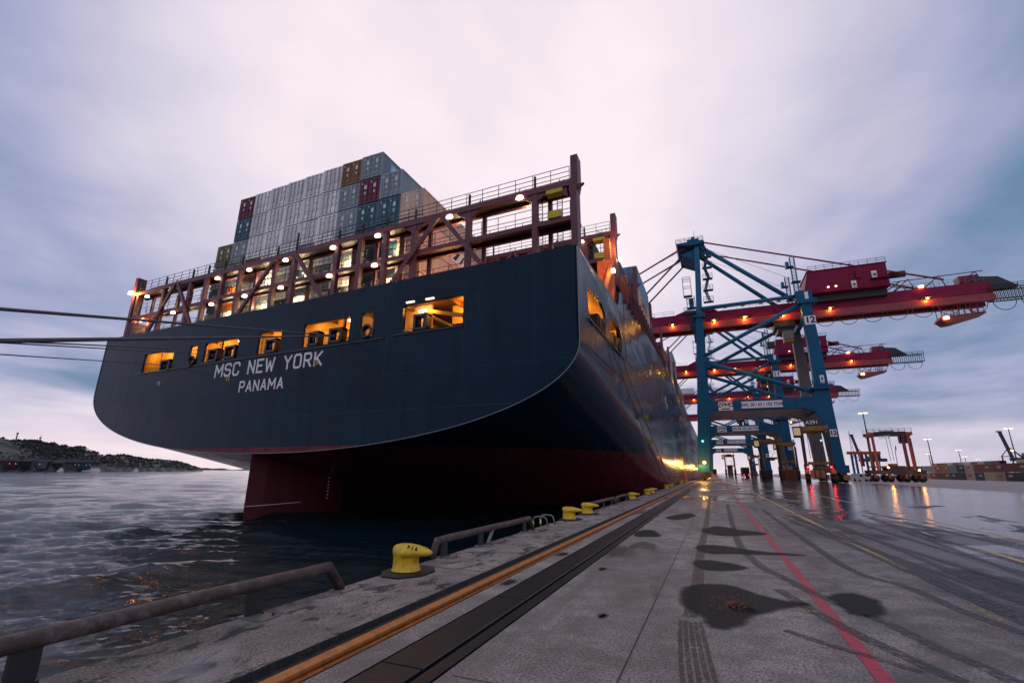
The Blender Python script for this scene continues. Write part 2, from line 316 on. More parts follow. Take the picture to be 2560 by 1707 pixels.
MB().box(-2.925, -2.50, 144, 480, -.05, .004).build('cable_slot_cover', M_cover, quay)['kind'] = 'stuff'
MB().prism([(-2.44, -.05), (-2.30, -.05), (-2.30, .003), (-2.44, .003)], 1, -40, 480).build('slot_edge_bar', M_cover, quay)
# coping joints
for y in (1.1, 7.9, 15.9, 24, 32, 40, 48, 56, 64, 72, 80): MB().box(-5.262, -3.80, y, y+.025, -.02, .0025).build('expansion_joint', M_groove, quay)
MB().box(26.9, 27.05, -40, 480, -.02, .006).build('crane_rail', M_railtop, quay)

def paint(name, col, worn=.5, thr=.5):
    m = mat(name, col, .5, var=.2, scale=6); t = m.node_tree; b = t.nodes['Principled BSDF']; o = t.nodes['Material Output']
    tr = t.nodes.new('ShaderNodeBsdfTransparent'); ms = t.nodes.new('ShaderNodeMixShader'); ge = t.nodes.new('ShaderNodeNewGeometry'); no = t.nodes.new('ShaderNodeTexNoise'); mr = t.nodes.new('ShaderNodeMapRange')
    t.links.new(ge.outputs['Position'], no.inputs[0]); no.inputs['Scale'].default_value = 14; no.inputs['Detail'].default_value = 8; no.inputs['Roughness'].default_value = .75
    t.links.new(no.outputs[0], mr.inputs[0]); mr.inputs[1].default_value = thr; mr.inputs[2].default_value = thr+.09; mr.inputs[3].default_value = 0; mr.inputs[4].default_value = worn
    t.links.new(mr.outputs[0], ms.inputs[0]); t.links.new(b.outputs[0], ms.inputs[1]); t.links.new(tr.outputs[0], ms.inputs[2]); t.links.new(ms.outputs[0], o.inputs[0]); return m
M_pred = paint('worn_red_road_paint', (.42, .008, .05), .8, .56); M_pyel = paint('worn_yellow_road_paint', (.62, .40, .12), .8, .55)
M_pyel2 = paint('faded_yellow_road_paint', (.40, .30, .10), .95, .42); M_pwh = paint('faded_white_road_paint', (.40, .37, .34), .95, .44)
def strip(name, x0, y0, x1, y1, wd, m, z=.004):
    d = Vector((x1-x0, y1-y0, 0)).normalized(); a = Vector((d.y, -d.x, 0))*wd/2; p = Vector((x0, y0, z)); q = Vector((x1, y1, z))
    o = MB().addv([p-a, p+a, q+a, q-a], [(0, 1, 2, 3)]).build(name, m, quay); return o
strip('red_line', 1.14, -8, 1.20, 330, .135, M_pred, .004)
strip('yellow_line', 3.02, 11.35, 3.20, 330, .11, M_pyel)
strip('yellow_line', 7.35, 13, 8.05, 300, .12, M_pyel)
for a, b_ in ((13.2, 15.3), (17.5, 18.7), (19.8, 20.7), (24, 25), (28, 29), (34, 35.2), (41, 42.2)): strip('yellow_dash', 5.47, a, 5.57, b_, .11, M_pyel)
strip('yellow_tick', 5.62, 17.9, 6.45, 18.35, .09, M_pyel2, .008)
strip('yellow_dash', 2.96, 7.9, 2.95, 8.8, .11, M_pyel2); strip('yellow_dash', .7, 7.42, 1.05, 7.45, .08, M_pyel2, .012)
strip('white_line', 1.36, 15.2, 1.40, 26.5, .07, M_pwh)
strip('white_line', 3.55, 8.2, 4.4, 7.9, .05, M_pwh)
for X_ in (14, 19.5, 33): strip('yellow_line', X_, 20, X_, 300, .13, M_pyel2)
# tyre tracks: soft dark rubber marks
M_tyre = paint('tyre_mark_rubber', (.022, .024, .03), .85, .47); M_tyre2 = paint('faint_tyre_mark', (.024, .027, .034), .88, .455)
def ribbon(name, pts, wd, m, z):
    pts = [Vector((p[0], p[1], z)) for p in pts]; q = []
    for i in range(len(pts)-1):
        a = pts[max(i-1, 0)]; b_ = pts[i]; c_ = pts[i+1]; d = pts[min(i+2, len(pts)-1)]
        for k in range(6):
            t = k/6; q.append(.5*((2*b_)+(c_-a)*t+(2*a-5*b_+4*c_-d)*t*t+(3*b_-a-3*c_+d)*t**3))
    q.append(pts[-1]); mb = MB()
    for i, p in enumerate(q):
        d = (q[min(i+1, len(q)-1)]-q[max(i-1, 0)]).normalized(); a = Vector((d.y, -d.x, 0))*wd/2; mb.v += [tuple(p-a), tuple(p+a)]
    for i in range(len(q)-1): mb.f.append((2*i, 2*i+1, 2*i+3, 2*i+2))
    return mb.build(name, m, quay)
ribbon('tyre_track', [(-.44, 6.6), (-.41, 8.4), (-.45, 11.4), (-.44, 18.9), (-.5, 40)], .17, M_tyre2, .0050)
for k in range(5):
    ribbon('tyre_track', [(-.37+k*.068, 4.3), (-.44+k*.064, 5.0), (-.50+k*.06, 5.8), (-.53+k*.052, 6.4)], .043, M_tyre, .0055)
ribbon('tyre_track', [(.46, 30), (.37, 15.9), (.43, 12.4), (.64, 10.4), (.84, 9.7), (1.17, 8.5), (1.57, 7.56), (1.89, 6.46), (2.1, 5.9), (2.4, 4.6)], .17, M_tyre2, .0060)
ribbon('tyre_track', [(1.91, 26), (1.99, 14.7), (2.09, 10.8), (2.53, 9.6), (2.71, 8.3), (2.95, 7.4), (3.3, 6)], .17, M_tyre2, .0065)
ribbon('tyre_track', [(.7, 8.6), (1.0, 7.4), (1.35, 6.4), (1.9, 5.2), (2.3, 4.3)], .16, M_tyre2, .0070)
# damp patches with smooth outlines
M_wet = mat('damp_patch', (.020, .021, .026), .62, spec=.12, var=.45, scale=14, bump=.5, bscale=90)
M_pud = mat('standing_water', (.008, .009, .012), .03, var=.1)
def blob(name, pts, m, z, sub=5, jit=.02):
    n = len(pts); q = []
    P = [Vector(p) for p in pts]
    for i in range(n):
        a, b_, c_, d = P[i-1], P[i], P[(i+1) % n], P[(i+2) % n]
        for k in range(sub):
            t = k/sub; v = .5*((2*b_)+(c_-a)*t+(2*a-5*b_+4*c_-d)*t*t+(3*b_-a-3*c_+d)*t**3); v += Vector((random.uniform(-jit, jit), random.uniform(-jit, jit))); q.append((v.x, v.y, z))
    n = len(q); cx = sum(p[0] for p in q)/n; cy = sum(p[1] for p in q)/n; mb = MB(); al = []
    nrm = []
    for i in range(n):
        d = Vector((q[(i+1) % n][0]-q[i-1][0], q[(i+1) % n][1]-q[i-1][1])); d = Vector((d.y, -d.x)).normalized() if d.length > 1e-6 else Vector((0, 0)); nrm.append(d)
    area = sum(q[i-1][0]*q[i][1]-q[i][0]*q[i-1][1] for i in range(n)); sg = 1 if area > 0 else -1
    for off, a_ in ((-.05, 1.0), (.07, 0.0)):
        for i in range(n): mb.v.append((q[i][0]+nrm[i].x*off*sg, q[i][1]+nrm[i].y*off*sg*1.5, z)); al.append(a_)
    mb.f += [tuple(t_) for t_ in tessellate_polygon([[Vector(p) for p in mb.v[:n]]])]+[(i, (i+1) % n, n+(i+1) % n, n+i) for i in range(n)]
    o = mb.build(name, m, quay); at = o.data.attributes.new('soft', 'FLOAT', 'POINT'); at.data.foreach_set('value', al); return o
def soften(m):
    t = m.node_tree; b = t.nodes['Principled BSDF']; o = t.nodes['Material Output']; at = t.nodes.new('ShaderNodeAttribute'); at.attribute_name = 'soft'; no = t.nodes.new('ShaderNodeTexNoise'); ge = t.nodes.new('ShaderNodeNewGeometry'); t.links.new(ge.outputs['Position'], no.inputs[0]); no.inputs['Scale'].default_value = 18; no.inputs['Detail'].default_value = 8; no.inputs['Roughness'].default_value = .8
    ad = t.nodes.new('ShaderNodeMath'); ad.operation = 'ADD'; t.links.new(at.outputs['Fac'], ad.inputs[0]); t.links.new(no.outputs[0], ad.inputs[1]); mr = t.nodes.new('ShaderNodeMapRange'); t.links.new(ad.outputs[0], mr.inputs[0]); mr.inputs[1].default_value = .62; mr.inputs[2].default_value = 1.45; mr.inputs[4].default_value = .84
    tr = t.nodes.new('ShaderNodeBsdfTransparent'); ms = t.nodes.new('ShaderNodeMixShader'); t.links.new(mr.outputs[0], ms.inputs[0]); t.links.new(tr.outputs[0], ms.inputs[1]); t.links.new(b.outputs[0], ms.inputs[2]); t.links.new(ms.outputs[0], o.inputs[0])
soften(M_wet); soften(M_pud)
blob('damp_patch', [(-.6, 7.82), (-.51, 8.23), (-.21, 8.56), (.12, 8.51), (.45, 8.08), (.7, 7.9), (.97, 7.82), (.6, 7.41), (.22, 6.86), (.14, 6.53), (-.09, 6.26), (-.24, 6.36), (-.32, 6.7), (-.53, 7.13)], M_wet, .0075)
blob('damp_patch', [(1.34, 8.48), (1.65, 8.76), (1.86, 8.41), (1.77, 7.81), (1.56, 7.51), (1.39, 7.56), (1.34, 7.98)], M_wet, .0075, jit=.03)
blob('damp_patch', [(-.54, 10.38), (-.29, 10.71), (.16, 10.51), (.39, 10.15), (.02, 9.76), (-.34, 9.72)], M_wet, .0075)
blob('damp_patch', [(-.58, 12.46), (-.24, 12.99), (.3, 12.73), (.79, 12.41), (1.6, 12.25), (.76, 11.96), (.05, 11.72), (-.3, 11.63)], M_wet, .0075)
blob('damp_patch', [(-2.26, 14.57), (-2.09, 15.39), (-1.82, 15.28), (-1.52, 14.09), (-1.84, 13.77), (-2.12, 13.79)], M_wet, .0075)
blob('damp_patch', [(-.5, 16), (-.1, 17.5), (.5, 16.8), (1.2, 16), (.5, 15.2), (-.1, 15)], M_wet, .0075)
blob('damp_patch', [(-1.9, 20), (-1.2, 22.5), (-.9, 21), (-1.4, 19.2)], M_wet, .0075)
ribbon('tyre_track', [(.55, 6.5), (.9, 6.15), (1.5, 5.7)], .10, M_tyre2, .0085)
for px_, py_, rr in ((-3.1, 7.35, .09), (-3.1, 10.2, .1), (-2.0, 9.0, .05), (-1.4, 6.2, .03)):
    blob('damp_patch', [(px_+rr*math.cos(a)*random.uniform(.8, 1.1), py_+rr*2.2*math.sin(a)*random.uniform(.8, 1.1)) for a in [k*math.pi/4 for k in range(8)]], M_wet, .006, jit=.004)
for k in range(12):
    x0 = random.uniform(2.4, 10); y0 = random.uniform(3.5, 9); sl = random.uniform(-.25, .25)
    ribbon('tyre_track', [(x0+sl*q+.25*math.sin(q*.35+k), y0+q*2.4) for q in range(8)], random.choice((.15, .17, .24)), M_tyre2, .0086+.0001*k)
for yj in (4.0, 9.5, 15.0, 20.5, 26, 31.5, 37): strip('slab_joint', -2.2, yj, 26.5, yj+.04, .014, M_groove, .0028)
for xj in (-.9, 4.6, 10.1, 15.6): strip('slab_joint', xj, -10, xj, 120, .014, M_groove, .0032)
blob('puddle', [(-.02, 7.28), (.05, 7.42), (.22, 7.3), (.30, 7.12), (.16, 7.08), (.04, 7.15)], M_pud, .0095, jit=.015)
mb = MB()
for i in range(240):
    a = random.uniform(0, 6.28); rr = abs(random.gauss(0, .16)); x = .02+rr*1.0*math.cos(a); y = 7.45+rr*2.1*math.sin(a); s_ = random.uniform(.004, .013)
    mb.addv([(x-s_, y-s_, .008), (x+s_, y-s_*.6, .008), (x+s_*.7, y+s_, .008), (x-s_*.8, y+s_*.8, .008), (x, y, .009+s_)], [(0, 1, 4), (1, 2, 4), (2, 3, 4), (3, 0, 4)])
tag(mb.build('debris', mat('rusty_debris', (.22, .08, .04), .8, var=.6, scale=40), quay), kind='stuff')
mb = MB()
for i in range(2600):
    x = random.uniform(-5.2, 6); y = 2.5+random.random()**1.6*22; s_ = random.uniform(.002, .007)
    if -3.8 < x < -3.24 or -2.95 < x < -2.27: z0 = -.045
    else: z0 = 0
    mb.addv([(x-s_, y-s_, z0), (x+s_, y-s_*.6, z0), (x, y+s_, z0), (x, y, z0+s_)], [(0, 1, 3), (1, 2, 3), (2, 0, 3)])
tag(mb.build('grit', mat('pale_grit', (.30, .27, .25), .9, var=.6, scale=40), quay), kind='stuff')

# ------------------------------------------------------------------ water
comps = []
for i in range(58):
    lam = .24*(1.088**i)*random.uniform(.9, 1.1); lam = min(lam, 26); th = R(random.gauss(128, 27)); k = 2*math.pi/lam
    comps.append((math.cos(th)*k, math.sin(th)*k, lam, random.uniform(0, 6.28), (.0155 if lam < 2.2 else .0155*(2.2/lam)**.85)*lam*random.uniform(.5, 1.15)*.86))
xs = [QE-.02]; s_ = .10
while xs[-1] > -5200: xs.append(xs[-1]-s_); s_ = min(s_*1.0125, 260)
yp = [4.0]; s_ = .10
while yp[-1] < 6500: yp.append(yp[-1]+s_); s_ = min(s_*1.0115, 300)
yn = [4.0]; s_ = .25
while yn[-1] > -400: yn.append(yn[-1]-s_); s_ = s_*1.09
yy = np.array(sorted(set(yn[1:]+yp))); xx = np.array(sorted(xs)); X, Y = np.meshgrid(xx, yy, indexing='ij')
gx = np.gradient(xx)[:, None]; gy = np.gradient(yy)[None, :]; gs = np.maximum(gx, gy)
Z = np.zeros_like(X)
for kx, ky, lam, ph, am in comps:
    fade = np.clip((lam/gs-2.5)/3, 0, 1); p = kx*X+ky*Y+ph; s1 = np.sin(p+.6*np.sin(.13*X+.09*Y+ph))
    Z += am*fade*(1-2*np.abs(s1)**1.3+.5) if lam < 2.2 else am*fade*s1
# calmer strip in the lee of the ship and quay
Z *= np.clip(.45+(QE-X)/26, .45, 1)
nx, ny = X.shape; v = np.stack([X, Y, WL+Z], -1).reshape(-1, 3); idx = np.arange(nx*ny).reshape(nx, ny)
f = np.stack([idx[:-1, :-1], idx[1:, :-1], idx[1:, 1:], idx[:-1, 1:]], -1).reshape(-1, 4)
me = bpy.data.meshes.new('water'); me.vertices.add(len(v)); me.vertices.foreach_set('co', v.ravel()); me.loops.add(f.size); me.loops.foreach_set('vertex_index', f.ravel()); me.polygons.add(len(f)); me.polygons.foreach_set('loop_start', np.arange(0, f.size, 4)); me.polygons.foreach_set('loop_total', np.full(len(f), 4)); me.update(calc_edges=True); me.polygons.foreach_set('use_smooth', np.ones(len(f), bool))
wm = bpy.data.materials.new('harbour_water'); wm.use_nodes = True; t = wm.node_tree; b = t.nodes['Principled BSDF']
b.inputs['Base Color'].default_value = (.002, .012, .017, 1); b.inputs['Roughness'].default_value = .07; b.inputs['Specular IOR Level'].default_value = .4; b.inputs['IOR'].default_value = 1.33
ge = t.nodes.new('ShaderNodeNewGeometry'); mp_ = t.nodes.new('ShaderNodeMapping'); t.links.new(ge.outputs['Position'], mp_.inputs[0]); mp_.vector_type = 'TEXTURE'; mp_.inputs['Scale'].default_value = (1, 2.3, 1); mp_.inputs['Rotation'].default_value = (0, 0, R(128))
na = t.nodes.new('ShaderNodeTexNoise'); nb = t.nodes.new('ShaderNodeTexNoise'); nc = t.nodes.new('ShaderNodeTexNoise')
for q, s_, d in ((na, 5.0, 6), (nb, 1.5, 8), (nc, .045, 4)): t.links.new(mp_.outputs[0], q.inputs[0]); q.inputs['Scale'].default_value = s_; q.inputs['Detail'].default_value = d; q.inputs['Roughness'].default_value = .68
b1 = t.nodes.new('ShaderNodeBump'); b1.inputs['Strength'].default_value = .9; b1.inputs['Distance'].default_value = .03; t.links.new(na.outputs[0], b1.inputs['Height'])
b2 = t.nodes.new('ShaderNodeBump'); b2.inputs['Strength'].default_value = 1.0; b2.inputs['Distance'].default_value = .22; t.links.new(nb.outputs[0], b2.inputs['Height']); t.links.new(b1.outputs[0], b2.inputs['Normal'])
t.links.new(b2.outputs[0], b.inputs['Normal'])
mr = t.nodes.new('ShaderNodeMapRange'); t.links.new(nc.outputs[0], mr.inputs[0]); mr.inputs[1].default_value = .4; mr.inputs[2].default_value = .62; mr.inputs[3].default_value = .5; mr.inputs[4].default_value = 1.0; t.links.new(mr.outputs[0], b2.inputs['Strength'])
me.materials.append(wm); wo = bpy.data.objects.new('water', me); COL.objects.link(wo); tag(wo, kind='structure')

# ------------------------------------------------------------------ bollards
def make_bollard(loc, label, number=None):
    r = root('bollard', loc, label, 'bollard', 'yellow bollards along the quay edge')
    mb = MB(); pl = [(math.cos(a)*.42, math.sin(a)*.56) for a in [k*math.pi/4+.39 for k in range(8)]]
    mb.prism(pl, 2, 0.002, .028); mb2 = MB(); mb2.v = [(x+loc[0]+.05, y+loc[1], z+loc[2]) for x, y, z in mb.v]; mb2.f = mb.f; mb2.build('base_plate', M_black, r)
    # column (oval, leaning to the water) that swells into a broad nose pointing landward
    sec = [(0.02, -.0, .25, .24), (.05, -.0, .235, .225), (.12, -.01, .22, .21), (.22, -.015, .215, .205), (.27, .0, .225, .22), (.31, .055, .29, .25), (.345, .10, .345, .255), (.38, .11, .36, .24), (.42, .085, .325, .20), (.45, .03, .235, .15), (.465, -.02, .13, .09), (.468, -.03, .02, .02)]
    mb = MB(); n = 20
    for z, cx, rx, ry in sec:
        for k in range(n):
            a = 2*math.pi*k/n; ca, sa = math.cos(a), math.sin(a); nose = max(0, ca)**2 if .25 < z < .46 else 0
            mb.v.append((loc[0]+cx*.9+ca*rx+nose*.04, loc[1]+sa*ry*(1-.35*nose), loc[2]+z*.91+.02-nose*.03*(z > .3)))
    for j in range(len(sec)-1):
        for k in range(n): mb.f.append((j*n+k, j*n+(k+1) % n, (j+1)*n+(k+1) % n, (j+1)*n+k))
    mb.f.append(tuple(len(mb.v)-n+k for k in range(n)))
    o = mb.build('post', M_yel, r, True)
    if number:
        for k, ch_ in enumerate(number): place_text('digit', ch_, .085, M_blk, r, (loc[0]+.13+k*.075, loc[1]-.17+k*.009, loc[2]+.418-k*.009), (1, .12, -.12), (-.1, .7, .7), ext=.012)
    return r
BX = -5.0
bl = ['large yellow bollard marked 716 nearest the camera', 'second yellow bollard along, just past the ladder hoops', 'third yellow bollard, close behind the second one', 'yellow bollard at the end of the second short pipe barrier', 'yellow bollard paired with the next, halfway to the crane', 'far bollard of the pair halfway to the crane', 'yellow bollard holding the nearer side mooring rope', 'yellow bollard holding the farther side mooring rope', 'distant yellow bollard short of the lit crane wheels', 'small yellow bollard nearest the lit crane wheels']
b0 = None
for i, y in enumerate((7.42, 17.4, 20.1, 31.9, 39.3, 42.4, 55.4, 61.9, 79.6, 92.9)):
    if i == 0: make_bollard((BX+.02, y-.10, 0), bl[0], '716')
    elif b0 is None: b0 = make_bollard((BX, y, 0), bl[i])
    else: c = copy_tree(b0); c.location = (BX, y, 0); c['label'] = bl[i]

# ------------------------------------------------------------------ pipe kerb barriers on the quay edge
def pipe_barrier(y0, y1, feet, label, e0=True, e1=True, z=.335, r=.072, strut=None):
    rt_ = root('pipe_barrier', (-5.15, y0, 0), label, 'barrier', 'steel pipe barriers along the quay edge'); x = -5.15
    pts = ([(x, y0-.1, .06), (x, y0+.08, z)] if e0 else [(x, y0, z)])+[(x+random.uniform(-.008, .008), y0+(y1-y0)*k/8, z+random.uniform(-.008, .008)) for k in range(1, 8)]+([(x, y1-.08, z), (x+.03, y1+.16, .02)] if e1 else [(x, y1, z)])
    MB().tube(pts, r, 18).build('pipe', M_pipe, rt_, True)
    for fy in feet:
        MB().bar((x, fy, .01), (x, fy, z-.03), .045, .20, (0, 1, 0)).build('support_post', M_dark, rt_)
        MB().box(x-.09, x+.30, fy-.13, fy+.13, .003, .02).build('foot_plate', M_steel, rt_)
        for a in (.07, .24): MB().prism([(x+a+math.cos(k*math.pi/3)*.018, fy+.08+math.sin(k*math.pi/3)*.018) for k in range(6)], 2, .02, .045).build('bolt', M_dark, rt_)
    if e1: MB().box(x-.05, x+.22, y1+.02, y1+.26, .003, .018).build('end_plate', M_steel, rt_)
    if strut: MB().tube([(x, strut, z), (x+.02, strut-.35, .01)], .04, 10).build('strut', M_steel, rt_, True)
pipe_barrier(-1.5, 5.75, [-.6, 2.42, 4.5], 'long brown pipe barrier in the lower left corner of the quay', e0=False)
pipe_barrier(8.5, 13.75, [8.85, 10.5, 13.3], 'pipe barrier between the nearest bollard and the ladder hoops', strut=11.2)
pipe_barrier(21, 26.5, [21.5, 24, 26], 'short pipe barrier just past the third bollard')
pipe_barrier(27.2, 31, [28, 30.5], 'small distant pipe barrier ending at the fourth bollard')
lr = root('quay_ladder', (-5.25, 15, 0), 'galvanised ladder hoops with yellow reflective bands at the quay edge', 'ladder')
for y in (14.75, 15.45):
    MB().tube([(-5.42, y, -1.8), (-5.42, y, .18), (-5.38, y, .27), (-5.28, y, .30), (-5.05, y+.02, .29), (-4.99, y+.02, .24), (-4.93, y+.02, .01)], .022, 8).build('hoop', M_steel, lr, True)
for z in [-1.7+.3*k for k in range(6)]: MB().bar((-5.42, 14.75, z), (-5.42, 15.45, z), .03).build('rung', M_steel, lr)
for y in (14.75, 15.45): MB().tube([(-5.42, y, .02), (-5.42, y, .16)], .03, 8).build('reflective_band', mat('reflective_yellow', (.75, .8, .2), .4), lr)
# dark rubber fenders on the quay wall
for i, y in enumerate((12, 24, 36, 48, 60, 72, 84, 96)):
    fr = MB().tube([(-5.62, y-.8, -1.0), (-5.62, y+.8, -1.0)], .32, 14).build('quay_fender', M_black); tag(fr, 'black rubber fender on the quay wall, %s from the camera' % ['first', 'second', 'third', 'fourth', 'fifth', 'sixth', 'seventh', 'eighth'][i], 'fender', 'rubber fenders on the quay wall')

# ================================================================== CONTAINER SHIP  (u: metres from the starboard side to port, d: metres forward of the transom)
SX, SY, SK, B = -0.2529*26.2, 26.2, .045, 53.4
def S(u, d, z): return (SX-u, SY+d+SK*u, z)
ship = root('container_ship', (SX-B/2, SY, WL), 'huge dark navy container ship moored stern-on along the quay, deck lights on', 'ship')
def bul(d):
    t = min(1, max(0, d/45)); return -.75*t*t*(3-2*t)
def interp(x, xs_, ys_): return float(np.interp(x, xs_, ys_))
def zb(d): return interp(d, [0, 11, 16, 20, 28, 40, 60, 90, 400], [2.88, .5, -.7, -1.9, -4.6, -8, -11, -12, -12])
def ztop(d): return interp(d, [0, 3, 6, 14, 22, 32, 45, 60, 90, 400], [9.3, 9.2, 8.9, 7.85, 7.0, 5.57, 3.2, .2, -6, -9])
def nex(d): return interp(d, [0, 20, 45, 80, 120, 400], [2.15, 2.25, 2.8, 4, 6, 6])
# hull paint: navy topsides over red boot-top, the line rising slightly with the trim of the ship
hm = bpy.data.materials.new('hull_paint'); hm.use_nodes = True; t = hm.node_tree; b = t.nodes['Principled BSDF']; lk = t.links.new
def hn(ty, **k):
    n = t.nodes.new(ty)
    for a, c in k.items(): setattr(n, a, c)
    return n
ge = hn('ShaderNodeNewGeometry'); se = hn('ShaderNodeSeparateXYZ'); lk(ge.outputs['Position'], se.inputs[0])
def hnoise(s_, scl, det=6, ro=.6):
    m_ = hn('ShaderNodeMapping'); lk(ge.outputs['Position'], m_.inputs[0]); m_.inputs['Scale'].default_value = scl; q = hn('ShaderNodeTexNoise'); lk(m_.outputs[0], q.inputs[0]); q.inputs['Scale'].default_value = s_; q.inputs['Detail'].default_value = det; q.inputs['Roughness'].default_value = ro; return q.outputs[0]
def hrng(x, a, c, d0=0., d1=1.):
    q = hn('ShaderNodeMapRange', interpolation_type='SMOOTHSTEP'); lk(x, q.inputs[0]); q.inputs[1].default_value = a; q.inputs[2].default_value = c; q.inputs[3].default_value = d0; q.inputs[4].default_value = d1; return q.outputs[0]
def hmix(f, a, c):
    q = hn('ShaderNodeMix', data_type='RGBA')
    for i, x in ((0, f), (6, a), (7, c)):
        if isinstance(x, (int, float)): q.inputs[i].default_value = x
        elif isinstance(x, tuple): q.inputs[i].default_value = (*x, 1)
        else: lk(x, q.inputs[i])
    return q.outputs[2]
big = hnoise(.25, (1, 1, 1), 5); strk = hnoise(1.3, (1, 1, .06), 6); fin = hnoise(5, (1, 1, .12), 5)
navy = hmix(hrng(big, .35, .65), (.0012, .0155, .034), (.0024, .025, .050)); navy = hmix(hrng(strk, .50, .70, 0, .75), navy, (.001, .010, .024)); navy = hmix(hrng(fin, .60, .72, 0, .40), navy, (.022, .045, .06))
red = hmix(hrng(strk, .4, .65), (.16, .022, .03), (.085, .014, .02)); red = hmix(hrng(fin, .58, .72, 0, .5), red, (.05, .03, .03))
zl = hn('ShaderNodeMath', operation='MULTIPLY_ADD'); lk(se.outputs[1], zl.inputs[0]); zl.inputs[1].default_value = -.0115; lk(se.outputs[2], zl.inputs[2])
lk(hmix(hrng(zl.outputs[0], 3.02, 3.05), red, navy), b.inputs['Base Color'])
b.inputs['Specular IOR Level'].default_value = .12; lk(hrng(big, .3, .7, .16, .30), b.inputs['Roughness'])
bp = hn('ShaderNodeBump'); bp.inputs['Strength'].default_value = .3; bp.inputs['Distance'].default_value = .05; ripple = hnoise(.45, (1, 1, .25), 3); lk(ripple, bp.inputs['Height']); lk(bp.outputs[0], b.inputs['Normal'])
M_hull = hm
M_rim = mat('hull_edge_paint', (.20, .21, .24), .45)
ZP = 9.3
def section(d):
    zt = min(ztop(d), ZP); n = nex(d); bt = zb(d); half = B/2-bul(d); pts = []
    for k in range(4): pts.append((-half, ZP+(zt-ZP)*k/4))
    for k in range(29):
        th = math.pi/2*k/28; pts.append((-half*math.cos(th)**(2/n), zt-(zt-bt)*math.sin(th)**(2/n)))
    pts += [(-x, z) for x, z in pts[-2::-1]]
    return [(B/2+x, z) for x, z in pts]      # u from starboard (x negative = starboard)
st = [0, .6, 1.2, 2, 3, 4.5, 6, 8, 10, 12, 14, 17, 20, 24, 28, 32, 36, 40, 45, 50, 56, 62, 70, 80, 90, 110, 140, 180, 240, 300, 340, 360, 375]
mb = MB()
for d in st:
    s_ = section(d); k = interp(d, [0, 300, 340, 360, 375], [1, 1, .8, .45, .05])
    mb.v += [(B/2+(u-B/2)*k, d, z) for u, z in s_]
n = len(section(0))
for j in range(len(st)-1):
    for i in range(n-1): mb.f.append((j*n+i, j*n+i+1, (j+1)*n+i+1, (j+1)*n+i))
mb.build('hull_bottom', M_hull, ship, True, S)
# starboard and port topsides; window openings measured in (d, z)
def rrect(pts, r, seg=4):
    out = []; n = len(pts)
    for i in range(n):
        p = Vector(pts[i]); a = (Vector(pts[i-1])-p); c = (Vector(pts[(i+1) % n])-p); rr = min(r, a.length*.45, c.length*.45); p0 = p+a.normalized()*rr; p1 = p+c.normalized()*rr
        for k in range(seg+1):
            t = k/seg; q = p0*(1-t)**2+p*2*t*(1-t)+p1*t*t; out.append((q.x, q.y))
    return out
deck = [(0, 15.42), (3, 15.5), (6, 15.62), (9, 15.72), (13.2, 15.75), (13.7, 16.2), (14.4, 17.5), (15, 17.6)]+[(d, 17.62+.5*min(1, (d-15)/45)) for d in (18, 21, 24, 28, 32, 36, 40, 45, 52, 60)]
outer = deck+[(d, ZP) for d in (60, 52, 45, 40, 36, 32, 28, 24, 20, 17, 14, 12, 10, 8, 6, 4, 2, 0)]
win_s = [rrect([(2.3, 13.45), (6.6, 13.75), (7.85, 13.3), (7.9, 11.45), (4.4, 11.3), (2.6, 11.6)], .35), rrect([(9.35, 13.6), (13.4, 13.65), (14.3, 12.9), (13.8, 11.5), (9.4, 11.5)], .35)]
def plate(outer, holes, fmap, thick, name, m, parent, xf):
    """2-D outline with holes -> plate with real thickness; fmap(p, t) puts 2-D point p at depth t"""
    loops = [[Vector((x, y, 0)) for x, y in outer]]+[[Vector((x, y, 0)) for x, y in h] for h in holes]
    tri = tessellate_polygon(loops); flat = [p for l in loops for p in l]; n = len(flat)
    mb = MB(); mb.v = [fmap(p, 0) for p in flat]+[fmap(p, thick) for p in flat]; mb.f = [tuple(t_) for t_ in tri]+[tuple(i+n for i in t_[::-1]) for t_ in tri]
    o = 0
    for l in loops:
        for i in range(len(l)): a = o+i; c = o+(i+1) % len(l); mb.f.append((a, c, c+n, a+n))
        o += len(l)
    return mb.build(name, m, parent, False, xf, fix=True)
plate(outer, win_s, lambda p, t_: (bul(p.x)+t_, p.x, p.y), .18, 'starboard_topside', M_hull, ship, S)
plate(outer, [], lambda p, t_: (B-bul(p.x)-t_, p.x, p.y), .18, 'port_topside', M_hull, ship, S)
dk2 = [60, 80, 100, 140, 200, 260, 300, 340, 360, 375]
for sgn, nm in ((0, 'starboard_topside'), (1, 'port_topside')):
    mb = MB()
    for d in dk2:
        k = interp(d, [0, 300, 340, 360, 375], [1, 1, .8, .45, .05]); u = bul(d) if not sgn else B-bul(d); u = B/2+(u-B/2)*k
        mb.v += [(u, d, ZP), (u, d, 18.12+(d > 300)*(d-300)*.06)]
    for j in range(len(dk2)-1): mb.f.append((2*j, 2*j+2, 2*j+3, 2*j+1))
    mb.build(nm, M_hull, ship, False, S)
